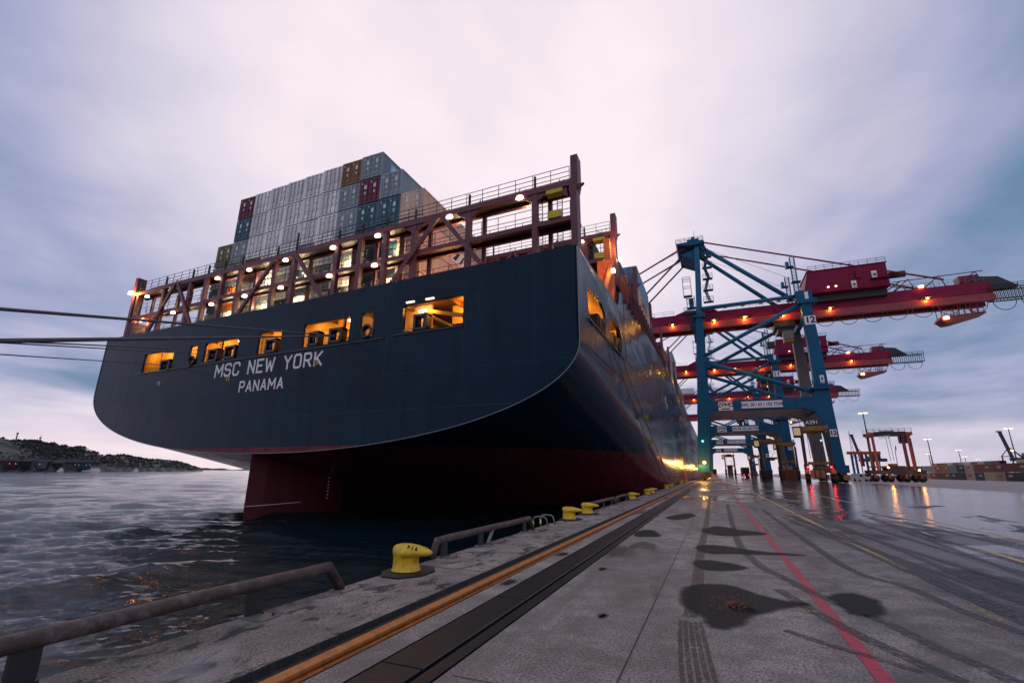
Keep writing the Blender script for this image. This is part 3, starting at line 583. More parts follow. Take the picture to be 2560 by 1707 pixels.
# transom
sec0 = section(0); top = [(B, 15.3), (B-4, 15.28), (38, 15.26), (17.7, 15.32), (0, 15.42)]
win_t = [rrect([(45.6, 10.78), (45.55, 12.8), (42.3, 12.8), (42.1, 12.62), (40.7, 12.66), (40.4, 10.82)], .28),
    rrect([(38.2, 10.98), (38.2, 12.85), (37.0, 12.87), (37.0, 11.0)], .25), rrect([(35.98, 11.08), (35.95, 12.9), (31.2, 12.92), (31.2, 11.1)], .25),
    rrect([(28.65, 11.12), (28.65, 13.03), (25.8, 13.05), (25.8, 11.13)], .25), rrect([(23.25, 11.16), (23.3, 13.1), (18.28, 13.16), (18.28, 11.16)], .25),
    rrect([(17.22, 11.28), (17.24, 13.25), (15.98, 13.25), (15.95, 11.3)], .28), rrect([(13.22, 11.25), (13.25, 13.25), (8.14, 13.33), (8.14, 11.2)], .28)]
plate([(u, z) for u, z in sec0]+[(B, 12), (B, 13.5)]+top+[(0, 13.5), (0, 12)], win_t, lambda p, t_: (p.x, t_, p.y), .22, 'transom', M_hull, ship, S)
# bright weld bead round the transom edge, plate seams, sill ledges
mb = MB(); mb.tube([(u, -.015, z) for u, z in [(0, 15.3), (0, 13), (0, 10.5)]+sec0+[(B, 10.5), (B, 13), (B, 15.3)]], .035, 6); mb.build('transom_edge_bead', M_rim, ship, False, S)
M_seam = mat('weld_seam_paint', (.022, .07, .11), .4)
for z, a, c in ((13.12, .05, 8.05), (13.12, 13.35, 16), (8.2, .8, 52.5), (5.68, 4.4, 49), (14.2, .05, 53.3)):
    MB().tube([(a, -.004, z), (c, -.004, z)], .014, 5).build('weld_seam', M_seam, ship, False, S)
for u in (2.9, 8.0, 14.6, 18, 30, 39.5, 47): MB().tube([(u, -.002, 5.9 if 5 < u < 48 else 8.4), (u, -.002, 15.2)], .007, 5).build('weld_seam', M_seam, ship, False, S)
for z in (4.1, 6.2, 9.2): MB().tube([(bul(d)-.004, d, z) for d in (61, 80, 110, 200)], .02, 5).build('weld_seam', M_seam, ship, False, S)
for d in (16, 24, 33, 43, 55): MB().tube([(bul(d)-.004, d, ZP), (bul(d)-.004, d, 17.3)], .014, 5).build('weld_seam', M_seam, ship, False, S)
for a, c in ((14.8, 46), (8.1, 13.95)): MB().bar((a, -.05, 11.0 + (0 if a > 14 else .08)), (c, -.05, 11.0-(c > 40)*.22 + (0 if a > 14 else .08)), .10, .09).build('sill_ledge', M_roller, ship, xf=S)
for d0, d1 in ((2.2, 8.3), (9.2, 14.4)): MB().bar((bul((d0+d1)/2)-.06, d0, 11.2), (bul((d0+d1)/2)-.06, d1, 11.3), .10, .09).build('sill_ledge', M_roller, ship, xf=S)
# names
def st_text(nm, s_, size, u, z, m, sx=1, bold=.02, space=1): 
    d = Vector(S(0, 0, 0))-Vector(S(1, 0, 0)); return place_text(nm, s_, size, m, ship, S(u, -.012, z), d, (0, 0, 1), .004, bold, sx, space)
strokes('MSC NEW YORK', 1.06, M_white, ship, lambda a, z, q: S(27.25-a, -.012-q*4, 10.07+z), asp=1.04)
strokes('PANAMA', .84, M_white, ship, lambda a, z, q: S(27.45-a, -.012-q*4, 8.42+z), wd=.18, asp=1.06)
M_mark = mat('orange_mark_paint', (.8, .42, .08), .5)
for u, z in ((42.0, 9.51), (31.78, 9.26), (21.41, 9.75)):
    MB().bar((u+.15, -.03, z-.2), (u+.15, -.03, z+.2), .07).bar((u-.15, -.03, z-.2), (u-.15, -.03, z+.2), .07).bar((u+.18, -.03, z+.2), (u-.18, -.03, z+.2), .07).build('fall_guide_bracket', M_mark, ship, xf=S)
M_tug = mat('tug_mark_white', (.7, .7, .72), .5)
for d, z, s_ in ((31, 13.2, .5), (48, 12.2, .9), (50, 11.5, .9), (75, 9, .4), (110, 9.2, .5), (128, 7.3, .5), (9, 14.9, .3)):
    MB().bar((bul(d)-.03, d, z-s_/2), (bul(d)-.03, d, z+s_/2), .1).bar((bul(d)-.03, d, z+s_/2), (bul(d)-.03, d+s_*.6, z+s_/2), .1).bar((bul(d)-.03, d+s_*.6, z+s_/2), (bul(d)-.03, d+s_*.6, z), .1).build('tug_mark', M_tug, ship, xf=S)
for d in (62, 96):
    for k in range(9): MB().box(bul(d)-.02, bul(d), d, d+.25, -1.2+k*.6, -1.0+k*.6).build('draught_mark', M_tug, ship, xf=S)
# rudder with skeg
mb = MB(); prof_r = [(0, .04), (1.5, .22), (4, .42), (7, .5), (9.2, .42), (10.3, .22), (10.6, .02)]
for z in (3.2, -1.2, -5):
    for s_ in (1, -1):
        for d, h in (prof_r if s_ == 1 else prof_r[-2:0:-1]): mb.v.append((27.35+s_*h, .12+d+(z < -4)*.2, z))
n = len(mb.v)//3
for j in range(2):
    for i in range(n): mb.f.append((j*n+i, j*n+(i+1) % n, (j+1)*n+(i+1) % n, (j+1)*n+i))
mb.f.append(tuple(range(n)))
M_antif = mat('antifouling_red', (.09, .008, .014), .45, var=.3, scale=1, streak=True)
rud = mb.build('rudder', M_antif, ship, False, S)
MB().tube([(27.29, .15, -1.12), (27.1, 1.6, -1.1), (26.9, 4.1, -1.05), (26.84, 5.2, -1.03)], .03, 6).build('waterline_stripe', M_white, rud, False, S)
for k in range(12): MB().box(26.78, 26.86, 8.2, 8.32, -.9+k*.3, -.78+k*.3).build('draught_mark', M_tug, rud, xf=S)
# decks and mooring-deck room
M_deckp = mat('deck_green_grey_paint', (.05, .055, .055), .7); M_ceil = mat('deckhead_paint', (.10, .05, .035), .6, dirt=(.05, .02, .01))
MB().box(.3, B-.3, .25, 15.2, 14.05, 15.1).build('poop_deck', M_ceil, ship, xf=S)
MB().box(.3, B-.3, .25, 15.2, 9.7, 10.0).build('mooring_deck_floor', M_deckp, ship, xf=S)
MB().box(.4, B-.4, 14.9, 15.2, 10, 14.05).build('mooring_deck_bulkhead', M_cream, ship, xf=S)
for k, uu in enumerate((39.6, 30, 24.6, 17.75, 14.6, 6.0)): MB().box(uu-.15, uu+.15, 3.2 if k else 2.2, 14.9, 10, 14.05).build('web_bulkhead', M_cream, ship, xf=S)
for u0, u1 in ((52.6, 47.2), (47.0, 40.6), (40.4, 37.4), (36.9, 31.4), (31.2, 27.0), (26.6, 21.4), (21.0, 18.2), (17.9, 15.2), (14.8, 12.3)): MB().box(u1, u0, 2.4, 2.6, 10, 14.05).build('bulkhead_panel', M_cream, ship, xf=S)
MB().box(.3, B-.3, 15.2, 340, 15.3, 15.6).build('main_deck', mat('oxide_red_deck', (.06, .018, .018), .7), ship, xf=S)
for u in range(2, 52, 4): MB().box(u-.08, u+.08, .5, 14.8, 13.7, 14.04).build('deck_beam', M_ceil, ship, xf=S)
# yellow pipes, guard rails, girder, dark slatted hatch with container side seen through the big opening
for (p, q, r_) in (((22.4, 1.2, 12.9), (18.4, 1.4, 12.4), .07), ((21.0, 1.0, 11.2), (20.6, 2.6, 12.6), .06), ((35.5, 1.5, 11.6), (32, 1.6, 11.3), .05), ((17.1, 1.3, 12.2), (16, 1.3, 11.9), .06), ((12.2, 1.2, 13.0), (9.1, 2.4, 11.3), .10), ((27.4, 1.2, 12.5), (26, 1.4, 12.3), .05)):
    MB().tube([p, q], r_, 8).build('pipe', mat('yellow_pipe_paint', (.65, .42, .06), .4), ship, True, S)
mb = MB()
for k in range(13): mb.box(8.2, 12.4, 5.0+k*.12, 5.05+k*.12, 11.1+k*.16, 11.2+k*.16)
mb.build('louvre_slats', M_dark, ship, xf=S)['kind'] = 'stuff'
MB().bar((12.3, 2.0, 13.35), (7.2, 1.9, 12.1), .30, .26).build('yellow_girder', mat('yellow_girder_paint', (.62, .42, .10), .45), ship, xf=S)
cp = MB().box(6.9, 10.9, 3.2, 3.3, 12.5, 14.0).build('cream_side_panel', mat('cream_panel_paint', (.66, .54, .28), .5), ship, xf=S)
place_text('panel_lettering', 'EAL', .62, M_blk, ship, S(8.7, 3.18, 13.15), Vector(S(0, 0, 0))-Vector(S(1, 0, 0)), (0, 0, 1), .005, .015, 1, 1.3)
for u0, u1 in ((45.4, 40.6), (38, 37.1), (28.5, 26), (13.1, 11.5), (35.8, 34)):
    mb = MB()
    for z in (11.2, 11.55): mb.bar((u0, .35, z+(-.2 if u0 > 40 else 0)), (u1, .35, z+(-.2 if u0 > 40 else 0)), .04)
    for k in range(4): u = u0+(u1-u0)*k/3; mb.bar((u, .35, 10), (u, .35, 11.55+(-.2 if u0 > 40 else 0)), .04)
    mb.build('guard_rail', mat('yellow_pipe_paint', (.65, .42, .06), .4), ship, xf=S)
# roller fairleads: black housings standing in the openings
def fairlead(u, z, w=1.2, h=1.15, d0=-.12):
    f = MB().box(u-w/2, u-w/2+.2, d0, d0+.6, z, z+h).box(u+w/2-.2, u+w/2, d0, d0+.6, z, z+h).box(u-w/2, u+w/2, d0, d0+.6, z+h-.18, z+h).box(u-w/2, u+w/2, d0, d0+.6, z, z+.16).box(u-w/2-.08, u+w/2+.08, d0+.1, d0+.7, z-.05, z+.05).build('fairlead', M_roller, ship, xf=S)
    for k in (-1, 1): MB().tube([(u+k*(w/2-.36), d0+.3, z+.16), (u+k*(w/2-.36), d0+.3, z+h-.18)], .13, 14).build('roller', M_roller, f, True, S)
    MB().box(u-.12, u+.12, d0+.5, d0+.52, z+.3, z+.75).build('roller_plate', mat('brass_plate', (.5, .3, .06), .4), f, xf=S)
for u, z, w_ in ((41.6, 10.72, 1.5), (34.45, 11.05, 1.35), (32.1, 11.12, 1.5), (26.85, 11.15, 1.35), (21.95, 11.2, 1.15), (19.6, 11.2, 1.35), (11.6, 11.25, 1.2)): fairlead(u, z, w_)
for u, z in ((37.5, 11.35), (16.5, 11.7)):
    mb = MB(); n = 20
    for r_, dd in ((.50, .0), (.56, -.14), (.46, -.2), (.33, -.1), (.30, .2)): mb.v += [(u+r_*math.cos(2*math.pi*k/n), dd, z+r_*math.sin(2*math.pi*k/n)) for k in range(n)]
    for j in range(4):
        for k in range(n): mb.f.append((j*n+k, j*n+(k+1) % n, (j+1)*n+(k+1) % n, (j+1)*n+k))
    mb.build('panama_chock', M_roller, ship, True, S)
for d, z in ((5.2, 11.3), (6.7, 11.4), (10.6, 11.45), (12.6, 11.5)):
    MB().box(bul(d)-.1, bul(d)+.5, d-.45, d-.3, z, z+1.0).box(bul(d)-.1, bul(d)+.5, d+.3, d+.45, z, z+1.0).box(bul(d)-.1, bul(d)+.5, d-.45, d+.45, z+.9, z+1.05).build('fairlead', M_roller, ship, xf=S)
for u, d in ((43, 4), (33, 4.5), (20.5, 3.6), (10, 4), (27, 4.3), (2.5, 5.4), (2.6, 11.4)):
    wn = MB().tube([(u-.9, d, 11.0), (u+.9, d, 11.0)], .42, 14).build('winch', mat('winch_green_paint', (.03, .07, .05), .5), ship, True, S)
    for k in (-1, 0, 1): MB().tube([(u+k*.9-.05, d, 11.0), (u+k*.9+.05, d, 11.0)], .72, 16).build('drum_flange', mat('winch_green_paint', (.03, .07, .05), .5), wn, True, S)
ORG = (1, .33, .035)
for u, d, p in ((45.5, 1.4, 150), (43.2, 1.3, 120), (48.5, 1.4, 120), (36.4, 1.4, 150), (33.5, 1.4, 120), (29.5, 1.3, 120), (27.3, 1.3, 110), (24, 1.3, 120), (21, 1.3, 120), (17.3, 1.2, 60), (13.4, 1.3, 110), (12.0, 1.6, 110), (9.5, 2.4, 220), (1.6, 4.3, 330), (1.6, 8.5, 300), (1.6, 12.5, 330), (41.2, 1.4, 110), (38.6, 1.2, 80), (10, 10, 400), (28, 10, 300)):
    lamp(S(u, d, 13.45), p*.85, ORG, ship, .2)
for u, d in ((18.75, .7), (43.2, 2.2), (34, 2.2), (12.9, 2.0), (3, 3.8)):
    MB().box(u-.32, u+.32, d-.13, d+.13, 13.05 if u < 19 and u > 18 else 13.4, 13.17 if u < 19 and u > 18 else 13.52).build('deck_lamp', M_lampW, ship, xf=S)
for u in (12.6, 10.9): MB().box(u-.35, u+.35, -.12, .0, 13.40, 13.50).build('deck_lamp', M_lampMast, ship, xf=S)

# ------------------------------------------------------------------ lashing bridges
POSTS = [52.1, 47.2, 42.5, 39.9, 37.3, 34.65, 29.65, 27.15, 21.9, 19.25, 16.6, 13.7, 8.7, 3.3]
def lashing_bridge(d, dz=0, detail=True, lit=True, first=False):
    fr = MB().box(.2, B-.2, d, d+1.5, 15.15+dz, 15.3+dz).build('lashing_bridge', M_redsteel, ship, xf=S)
    if first: fr['label'] = 'dark red lashing bridge along the top of the transom, nearest the camera'
    Z0 = 15.3+dz; zm = 18.15+dz; zt_ = 20.75+dz
    def pt(u, dd, z): return (u, d+dd, z)
    # tall end post, with its kinked fin
    for u, s_ in ((.42, 1), (B-.55, -1)):
        e = MB(); pr = [(u-.22*s_, Z0), (u-.22*s_, 20.2+dz), (u-.34*s_, 20.7+dz), (u-.34*s_, 22.9+dz), (u+.16*s_, 22.9+dz), (u+.2*s_, 20.9+dz), (u+.32*s_, 20.3+dz), (u+.24*s_, 19.6+dz), (u+.24*s_, Z0)]
        n = len(pr); e.v = [(a, d-.05, z) for a, z in pr]+[(a, d+.9, z) for a, z in pr]; e.f = [tuple(range(n)), tuple(range(2*n-1, n-1, -1))]+[(i, i+n, (i+1) % n+n, (i+1) % n) for i in range(n)]
        e.build('end_post', M_redsteel, fr, xf=S)
    MB().box(B-2.0, B-.3, d, d+1.2, Z0, 17.3+dz).build('end_cabinet', M_redsteel, fr, xf=S)
    for u in POSTS:
        w_ = .21 if detail else .26
        MB().box(u-w_, u+w_, d, d+.38, Z0, 21.0+dz).build('post', M_redsteel, fr, xf=S)
        MB().box(u-.07, u+.07, d+.1, d+.25, 21.0+dz, 22.0+dz+(1.0 if abs(u-27.15) < .1 else .1)).build('rail_stanchion', M_rail, fr, xf=S)
        if detail: MB().box(u-.9, u-.6, d+1.25, d+1.5, Z0, 20.9+dz).build('rear_post', M_redsteel, fr, xf=S)
    MB().box(.3, B-.3, d-.06, d+.36, zt_-.16, zt_+.28).build('top_beam', M_redsteel, fr, xf=S)
    MB().box(.3, B-.3, d+1.2, d+1.5, zt_-.1, zt_+.22).build('top_beam', M_redsteel, fr, xf=S)
    MB().box(.3, B-.3, d+.36, d+1.2, zt_+.14, zt_+.18).build('walkway', M_dark, fr, xf=S)
    for a, c, sl in ((.6, 13.7, 0), (13.9, 39.9, -.1), (40, B-1, -.3)): MB().box(a, c, d+.02, d+.34, zm-.16+sl, zm+.18+sl).build('mid_beam', M_redsteel, fr, xf=S)
    MB().box(.6, B-1, d+.34, d+1.3, zm+.10, zm+.14).build('walkway', M_dark, fr, xf=S)
    MB().box(.3, B-.3, d+1.2, d+1.5, zm-.12, zm+.14).build('mid_beam', M_redsteel, fr, xf=S)
    br = [(11.3, zt_, 15.9, Z0), (11.1, zt_, 6.9, Z0), (29.4, zt_, 34.1, Z0), (26.9, zt_, 22.4, Z0), (44.9, zt_, 48.6, Z0), (44.4, zt_, 40.6, Z0)]
    for a, z1, c, z0 in br: MB().bar((a, d-.12, z1), (c, d-.12, z0), .34, .22, (0, 1, 0)).build('diagonal_brace', M_redsteel, fr, xf=S)
    # knee gussets under the top beam
    for u in (8.7, 13.7, 3.3, .7):
        for s_ in (-1, 1):
            MB().prism([(u+s_*.2, zt_-.16), (u+s_*1.0, zt_-.16), (u+s_*.2, zt_-.75)], 1, d+.05, d+.30).build('knee_gusset', M_redsteel, fr, xf=S)
    # guard rails at three levels, front and back
    for z, rows in ((zt_+.28, (1, .66, .33)), (zm+.16, (1, .5)), (Z0, (1, .66, .33))):
        for dd in ((.05, 1.45) if z > zm+1 or detail else (.05,)):
            mb = MB(); a, c = .7, B-.8; k = int((c-a)/1.35)
            for i in range(k+1): u = a+(c-a)*i/k; mb.bar((u, d+dd, z), (u, d+dd, z+1.12), .04)
            for q in rows: mb.bar((a, d+dd, z+1.12*q), (c, d+dd, z+1.12*q), .036)
            mb.build('guard_rail', M_rail, fr, xf=S)
    # lashing rods and turnbuckles parked on the top walkway
    for c in range(16 if detail else 10):
        u0 = 1.6+c*(3.2 if detail else 5.1); mb = MB()
        for k in range(5): u = u0+random.uniform(-.5, .5); mb.bar((u, d+.5, zt_+.2), (u+random.uniform(-.35, .35), d+.9, zt_+random.uniform(.7, 1.25)), .045)
        mb.build('lashing_rods', M_rail, fr, xf=S)
    for u in (1.5, 3.0):
        mb = MB().bar((u, d+.9, Z0), (u, d+.9, zt_+.9), .05).bar((u+.38, d+.9, Z0), (u+.38, d+.9, zt_+.9), .05)
        for k in range(18): mb.bar((u, d+.9, Z0+.3*k), (u+.38, d+.9, Z0+.3*k), .03)
        mb.build('ladder', M_rail, fr, xf=S)
    MB().box(1.35, 2.3, d-.1, d+.5, zm+.2, zm+.75).build('rescue_box', mat('rescue_box_yellow', (.5, .42, .02), .5), fr, xf=S)
    MB().box(1.2, 2.4, d-.1, d+.5, zt_-.5, zt_-.2).build('rescue_box', mat('rescue_box_yellow', (.5, .42, .02), .5), fr, xf=S)
    if lit:
        for i, (u, z) in enumerate([(49.9, 20.1), (37.8, 20.15), (33.06, 20.2), (28.1, 20.25), (22.25, 20.3), (17.3, 20.35), (10.3, 20.4), (4.4, 20.5), (44.3, 17.4), (50.1, 17.3), (38.0, 17.4), (33.1, 17.5), (28.2, 17.55), (22.3, 17.65), (17.35, 17.7)] if first else [(3.6, 20.4), (10, 17.7), (1.2, 17.8)]):
            fl = MB(); n = 10; fl.v = [(u+.30*math.cos(2*math.pi*k/n), d-.1+.2*math.sin(2*math.pi*k/n), z-.02+dz*0) for k in range(n)]+[(u+.24*math.cos(2*math.pi*k/n), d-.1+.15*math.sin(2*math.pi*k/n), z+.16) for k in range(n)]
            fl.v = [(a, b_, c_+dz) for a, b_, c_ in fl.v]
            fl.f = [tuple(range(n))[::-1], tuple(range(n, 2*n))]+[(k, (k+1) % n, n+(k+1) % n, n+k) for k in range(n)]
            fl.build('floodlight', M_lampW, fr, xf=S)
            if first or i < 2: lamp(S(u, d+1.72, z+dz-.35), 135 if first else 260, (1, .74, .38) if first else (1, .45, .12), ship, .12)
        if first:
            MB().box(53.0, 53.6, d-.3, d, 20.9, 21.25).build('floodlight', M_lampO, fr, xf=S); lamp(S(52.9, d-.7, 20.9), 420, (1, .5, .15), ship, .1); lamp(S(51.6, d+.8, 17.6), 260, (1, .3, .06), ship, .1)
    return fr
lashing_bridge(1.2, 0, True, True, True)
lashing_bridge(16.0, 3.6, False, True)
lashing_bridge(30.6, 4.0, False, True)
lashing_bridge(45.6, 4.2, False, True)
for k, d in enumerate((60.5, 75.5, 90.5)):
    fr = MB().box(.2, B-.2, d, d+1.5, 24, 24.4).build('lashing_bridge', M_redsteel, ship, xf=S)
    for u in (.1, 3.3, 8.7, 13.7): MB().box(u-.2, u+.2, d, d+.5, 15.6, 27.5).build('post', M_redsteel, fr, xf=S)
    for z in (19, 22): MB().box(.2, 16, d, d+.4, z, z+.35).build('mid_beam', M_redsteel, fr, xf=S)
    mb = MB()
    for z in (19.4, 22.4, 24.5): mb.bar((.1, d, z+1.1), (16, d, z+1.1), .05).bar((.1, d, z+.55), (16, d, z+.55), .05)
    mb.build('guard_rail', M_rail, fr, xf=S)
    lamp(S(-.3, d-.6, 18.5), 260, (1, .5, .18), ship, .1); MB().box(-.2, .3, d-.2, d, 18.8, 19.1).build('floodlight', M_lampW, fr, xf=S)
# side-passage structure, orange lamplight put into its colour, behind the step in the bulwark, hatch coamings, deckhouse
MB().box(.2, 1.6, 13.6, 14.6, 15.5, 20.5).build('side_stairwell', M_orangelit, ship, xf=S)
MB().bar((.3, 9.5, 15.3), (.3, 14.0, 20.4), .35, .3).build('side_brace', M_orangelit, ship, xf=S)
MB().box(.6, 1.2, 15, 16, 15.5, 23.4).build('side_post', M_orangelit, ship, xf=S)
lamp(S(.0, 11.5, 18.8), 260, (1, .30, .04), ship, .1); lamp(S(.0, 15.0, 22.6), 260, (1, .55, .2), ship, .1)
for d, z in ((12.0, 18.5), (16.6, 21.6)): MB().box(-.25, .05, d, d+.3, z, z+.3).build('floodlight', M_lampW, ship, xf=S)
for k in range(22): MB().box(-.55, .45, 17.5+k*1.9, 17.62+k*1.9, 17.4, 20.4).build('coaming_stay', M_redsteel, ship, xf=S)
MB().box(.45, .6, 17, 60, 15.6, 20.4).build('hatch_coaming', M_redsteel, ship, xf=S)
mb = MB()
for k in range(40): mb.bar((-.55, 60+k*2, 18.1), (-.55, 60+k*2, 19.2), .06)
mb.bar((-.55, 15, 19.2), (-.55, 140, 19.2), .06).bar((-.55, 60, 18.7), (-.55, 140, 18.7), .05).build('side_guard_rail', M_rail, ship, xf=S)
house = MB().box(6, 47, 260, 276, 18, 46).build('deckhouse', M_white, ship, xf=S)
for z in (30, 34, 38, 42): MB().box(8, 45, 259.9, 260.02, z, z+1.2).build('window_band', M_glass, house, xf=S)
MB().box(0, 53, 262, 270, 46, 49).build('bridge', M_white, house, xf=S)
MB().box(.4, .9, 58, 59, 18, 20).build('deck_box', M_white, ship, xf=S)

# ------------------------------------------------------------------ shipping containers (shared meshes, one material per colour)
CW, CH, CLn = 2.438, 2.54, 12.19
def cont_meshes():
    fr = MB(); W, H, Ln = CW, CH, CLn; p = .16
    for x0 in (0, W-p):
        for y0 in (0, Ln-p): fr.box(x0, x0+p, y0, y0+p, 0, H)
    for z0 in (0, H-.14):
        fr.box(0, .10, p, Ln-p, z0, z0+.14); fr.box(W-.10, W, p, Ln-p, z0, z0+.14); fr.box(p, W-p, 0, .12, z0, z0+.14); fr.box(p, W-p, Ln-.12, Ln, z0, z0+.14)
    # corrugated sides
    for xo, xi in ((.02, .07), (W-.02, W-.07)):
        ys_ = []; y = p; k = 0
        while y < Ln-p-.01:
            for dy, x in ((0, xo), (.11, xo), (.15, xi), (.24, xi)):
                if y+dy < Ln-p: ys_.append((x, y+dy))
            y += .28
        ys_.append((xo, Ln-p)); n = len(ys_); o = len(fr.v)
        fr.v += [(x, y, .14) for x, y in ys_]+[(x, y, H-.14) for x, y in ys_]; fr.f += [(o+i, o+i+1, o+n+i+1, o+n+i) for i in range(n-1)]
    fr.box(.1, W-.1, .12, Ln-.12, H-.05, H-.03); fr.box(.1, W-.1, .1, Ln-.1, .1, .12); fr.box(.1, W-.1, Ln-.08, Ln-.05, .1, H-.1)
    dr = MB(); w2 = (W-2*p)/2-.01          # left door, leaf hinge at x=0
    dr.box(0, w2, .03, .07, .14, H-.14)
    for z in (.3, .85, 1.4, 1.95): dr.box(.10, w2-.10, .0, .03, z, z+.28)
    for z in (.14, H-.22): dr.box(0, w2, -.005, .03, z, z+.08)
    for x in (0, w2-.06): dr.box(x, x+.06, -.005, .03, .22, H-.22)
    ba = MB()
    for x in (.30, w2-.22):
        ba.bar((x, -.035, .10), (x, -.035, H-.10), .045)
        for z in (.15, .8, 1.7, H-.18): ba.box(x-.07, x+.07, -.03, 0, z-.04, z+.04)
        ba.box(x-.02, x+.28, -.05, -.035, 1.0, 1.05)
    la = MB().box(.42, .70, -.004, 0, 1.55, 1.95).box(.44, .62, -.004, 0, .95, 1.25).box(.1, .22, -.004, 0, 2.1, 2.25)
    return [m_.build(n_, None).data for m_, n_ in ((fr, 'body'), (dr, 'door'), (ba, 'locking_bars'), (la, 'door_placards'))]
_before = set(sc.objects); CMESH = cont_meshes()
for o in list(set(sc.objects)-_before): bpy.data.objects.remove(o)
for m_ in CMESH: m_.materials.append(None)
M_bars = mat('galvanised_bars', (.30, .30, .32), .45, metal=.3); M_plac = mat('door_placard_print', (.62, .62, .64), .5, var=.1)
CC = {'white': (.78, .79, .78), 'grey': (.20, .27, .31), 'teal': (.035, .11, .15), 'navy': (.018, .028, .055), 'maroon': (.13, .018, .035), 'brown': (.20, .10, .035), 'olive': (.14, .12, .045), 'cream': (.60, .44, .34), 'red': (.25, .035, .025), 'rust': (.17, .05, .025), 'pink': (.62, .36, .32), 'tan': (.36, .29, .19), 'skyblue': (.10, .26, .38), 'orange': (.38, .10, .02), 'dark': (.02, .02, .026)}
CMAT = {k: mat('container_paint_'+k, v, .5, var=.22, scale=.9, dirt=tuple(x*.35 for x in v), dirtamt=.5, streak=True, rnd=.2) for k, v in CC.items()}
NAMEC = {'white': 'white', 'grey': 'grey-blue', 'teal': 'dark teal', 'navy': 'dark navy', 'maroon': 'maroon', 'brown': 'brown', 'olive': 'olive', 'cream': 'cream', 'red': 'red', 'rust': 'rust-brown', 'pink': 'pale pink', 'tan': 'tan', 'skyblue': 'light blue', 'orange': 'orange', 'dark': 'near-black'}
def container(x, y, z, colr, label, group, rz=0, doors=True, nbars=True):
    r = root('shipping_container', (x, y, z), label, 'container', group); r.rotation_euler = (0, 0, rz)
    def part(nm, me, m, par, loc=(0, 0, 0)):
        o = bpy.data.objects.new(nm, me); COL.objects.link(o); o.parent = par; o.location = loc; s_ = o.material_slots[0]; s_.link = 'OBJECT'; s_.material = m; return o
    part('body', CMESH[0], CMAT[colr], r)
    if doors:
        for xx in (.16, CW/2+.005):
            dd = part('door', CMESH[1], CMAT[colr], r, (xx, 0, 0))
            if nbars:
                part('locking_bars', CMESH[2], M_bars if colr in ('white', 'grey') else CMAT[colr], dd); part('door_placards', CMESH[3], M_plac, dd)['kind'] = 'stuff'
    return r
ordn = ['first', 'second', 'third', 'fourth', 'fifth', 'sixth', 'seventh', 'eighth', 'ninth', 'tenth', 'eleventh']
tiern = ['bottom', 'second-lowest', 'third', 'fourth', 'fifth', 'top']
grid = {5: {2: 'grey', 3: 'brown', 4: 'white', 5: 'white', 6: 'white', 7: 'white', 8: 'white', 9: 'maroon'},
    4: {1: 'grey', 2: 'maroon', 3: 'grey', 4: 'white', 5: 'white', 6: 'white', 7: 'white', 8: 'white', 9: 'teal'},
    3: {0: 'grey', 1: 'teal', 2: 'teal', 3: 'grey', 4: 'white', 5: 'white', 6: 'white', 7: 'white', 8: 'white', 9: 'grey', 10: 'olive'},
    2: {0: 'navy', 1: 'teal', 2: 'navy', 3: 'grey', 4: 'white', 5: 'grey', 6: 'white', 7: 'white', 8: 'rust', 9: 'grey', 10: 'grey'},
    1: {0: 'dark', 1: 'navy', 2: 'navy', 3: 'white', 4: 'grey', 5: 'navy', 6: 'white', 7: 'grey', 8: 'white', 9: 'orange', 10: 'teal'},
    0: {0: 'dark', 1: 'cream', 2: 'navy', 3: 'dark', 4: 'white', 5: 'white', 6: 'dark', 7: 'white', 8: 'white', 9: 'white', 10: 'grey'}}
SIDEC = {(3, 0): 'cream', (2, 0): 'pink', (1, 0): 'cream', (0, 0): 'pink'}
cont_at = {}
for tr_ in range(6):
    for i, c_ in sorted(grid[tr_].items()):
        u = 14.5+2.53*i; z = 15.05+2.66*tr_; p = S(u+CW, 3.25, z)
        lab = '%s container, %s column from starboard, %s tier behind the near lashing bridge' % (NAMEC[c_], ordn[i], tiern[tr_])
        cont_at[(tr_, i)] = container(p[0], p[1], z, SIDEC.get((tr_, i), c_), lab if i or tr_ == 5 else lab.replace(NAMEC[c_], NAMEC[SIDEC.get((tr_, i), c_)]), 'containers stacked on the stern', nbars=True)
M_starb = mat('logo_square_light_blue', (.16, .50, .66), .5)
def star(r, pos_y, pos_z, s_, txt=None):
    # light-blue square with a white seven-pointed star on the starboard wall of container r
    x = CW+.006; q = MB().addv([(x, pos_y, pos_z), (x, pos_y+s_, pos_z), (x, pos_y+s_, pos_z+s_), (x, pos_y, pos_z+s_)], [(0, 1, 2, 3)]).build('logo_square', M_starb, None); q.parent = r
    pts = []
    for k in range(14): a = math.pi/2+k*math.pi/7; rr = s_*(.42 if k % 2 == 0 else .17); pts.append((x+.006, pos_y+s_/2+rr*math.cos(a), pos_z+s_/2+rr*math.sin(a)))
    q = MB().addv(pts+[(x+.006, pos_y+s_/2, pos_z+s_/2)], [(k, (k+1) % 14, 14) for k in range(14)]).build('logo_star', M_white, None); q.parent = r
    if txt:
        me = text_mesh(txt, 1.3, .003, .03); me.transform(Matrix(((0, 0, 1, x+.006), (1, 0, 0, pos_y+s_+3.2), (0, 1, 0, pos_z+s_/2), (0, 0, 0, 1)))); me.materials.clear(); me.materials.append(M_blk); q = bpy.data.objects.new('logo_lettering', me); COL.objects.link(q); q.parent = r
star(cont_at[(5, 2)], 1.2, .75, 1.3, 'MAERSK'); star(cont_at[(4, 1)], 3.0, .3, 2.0); 
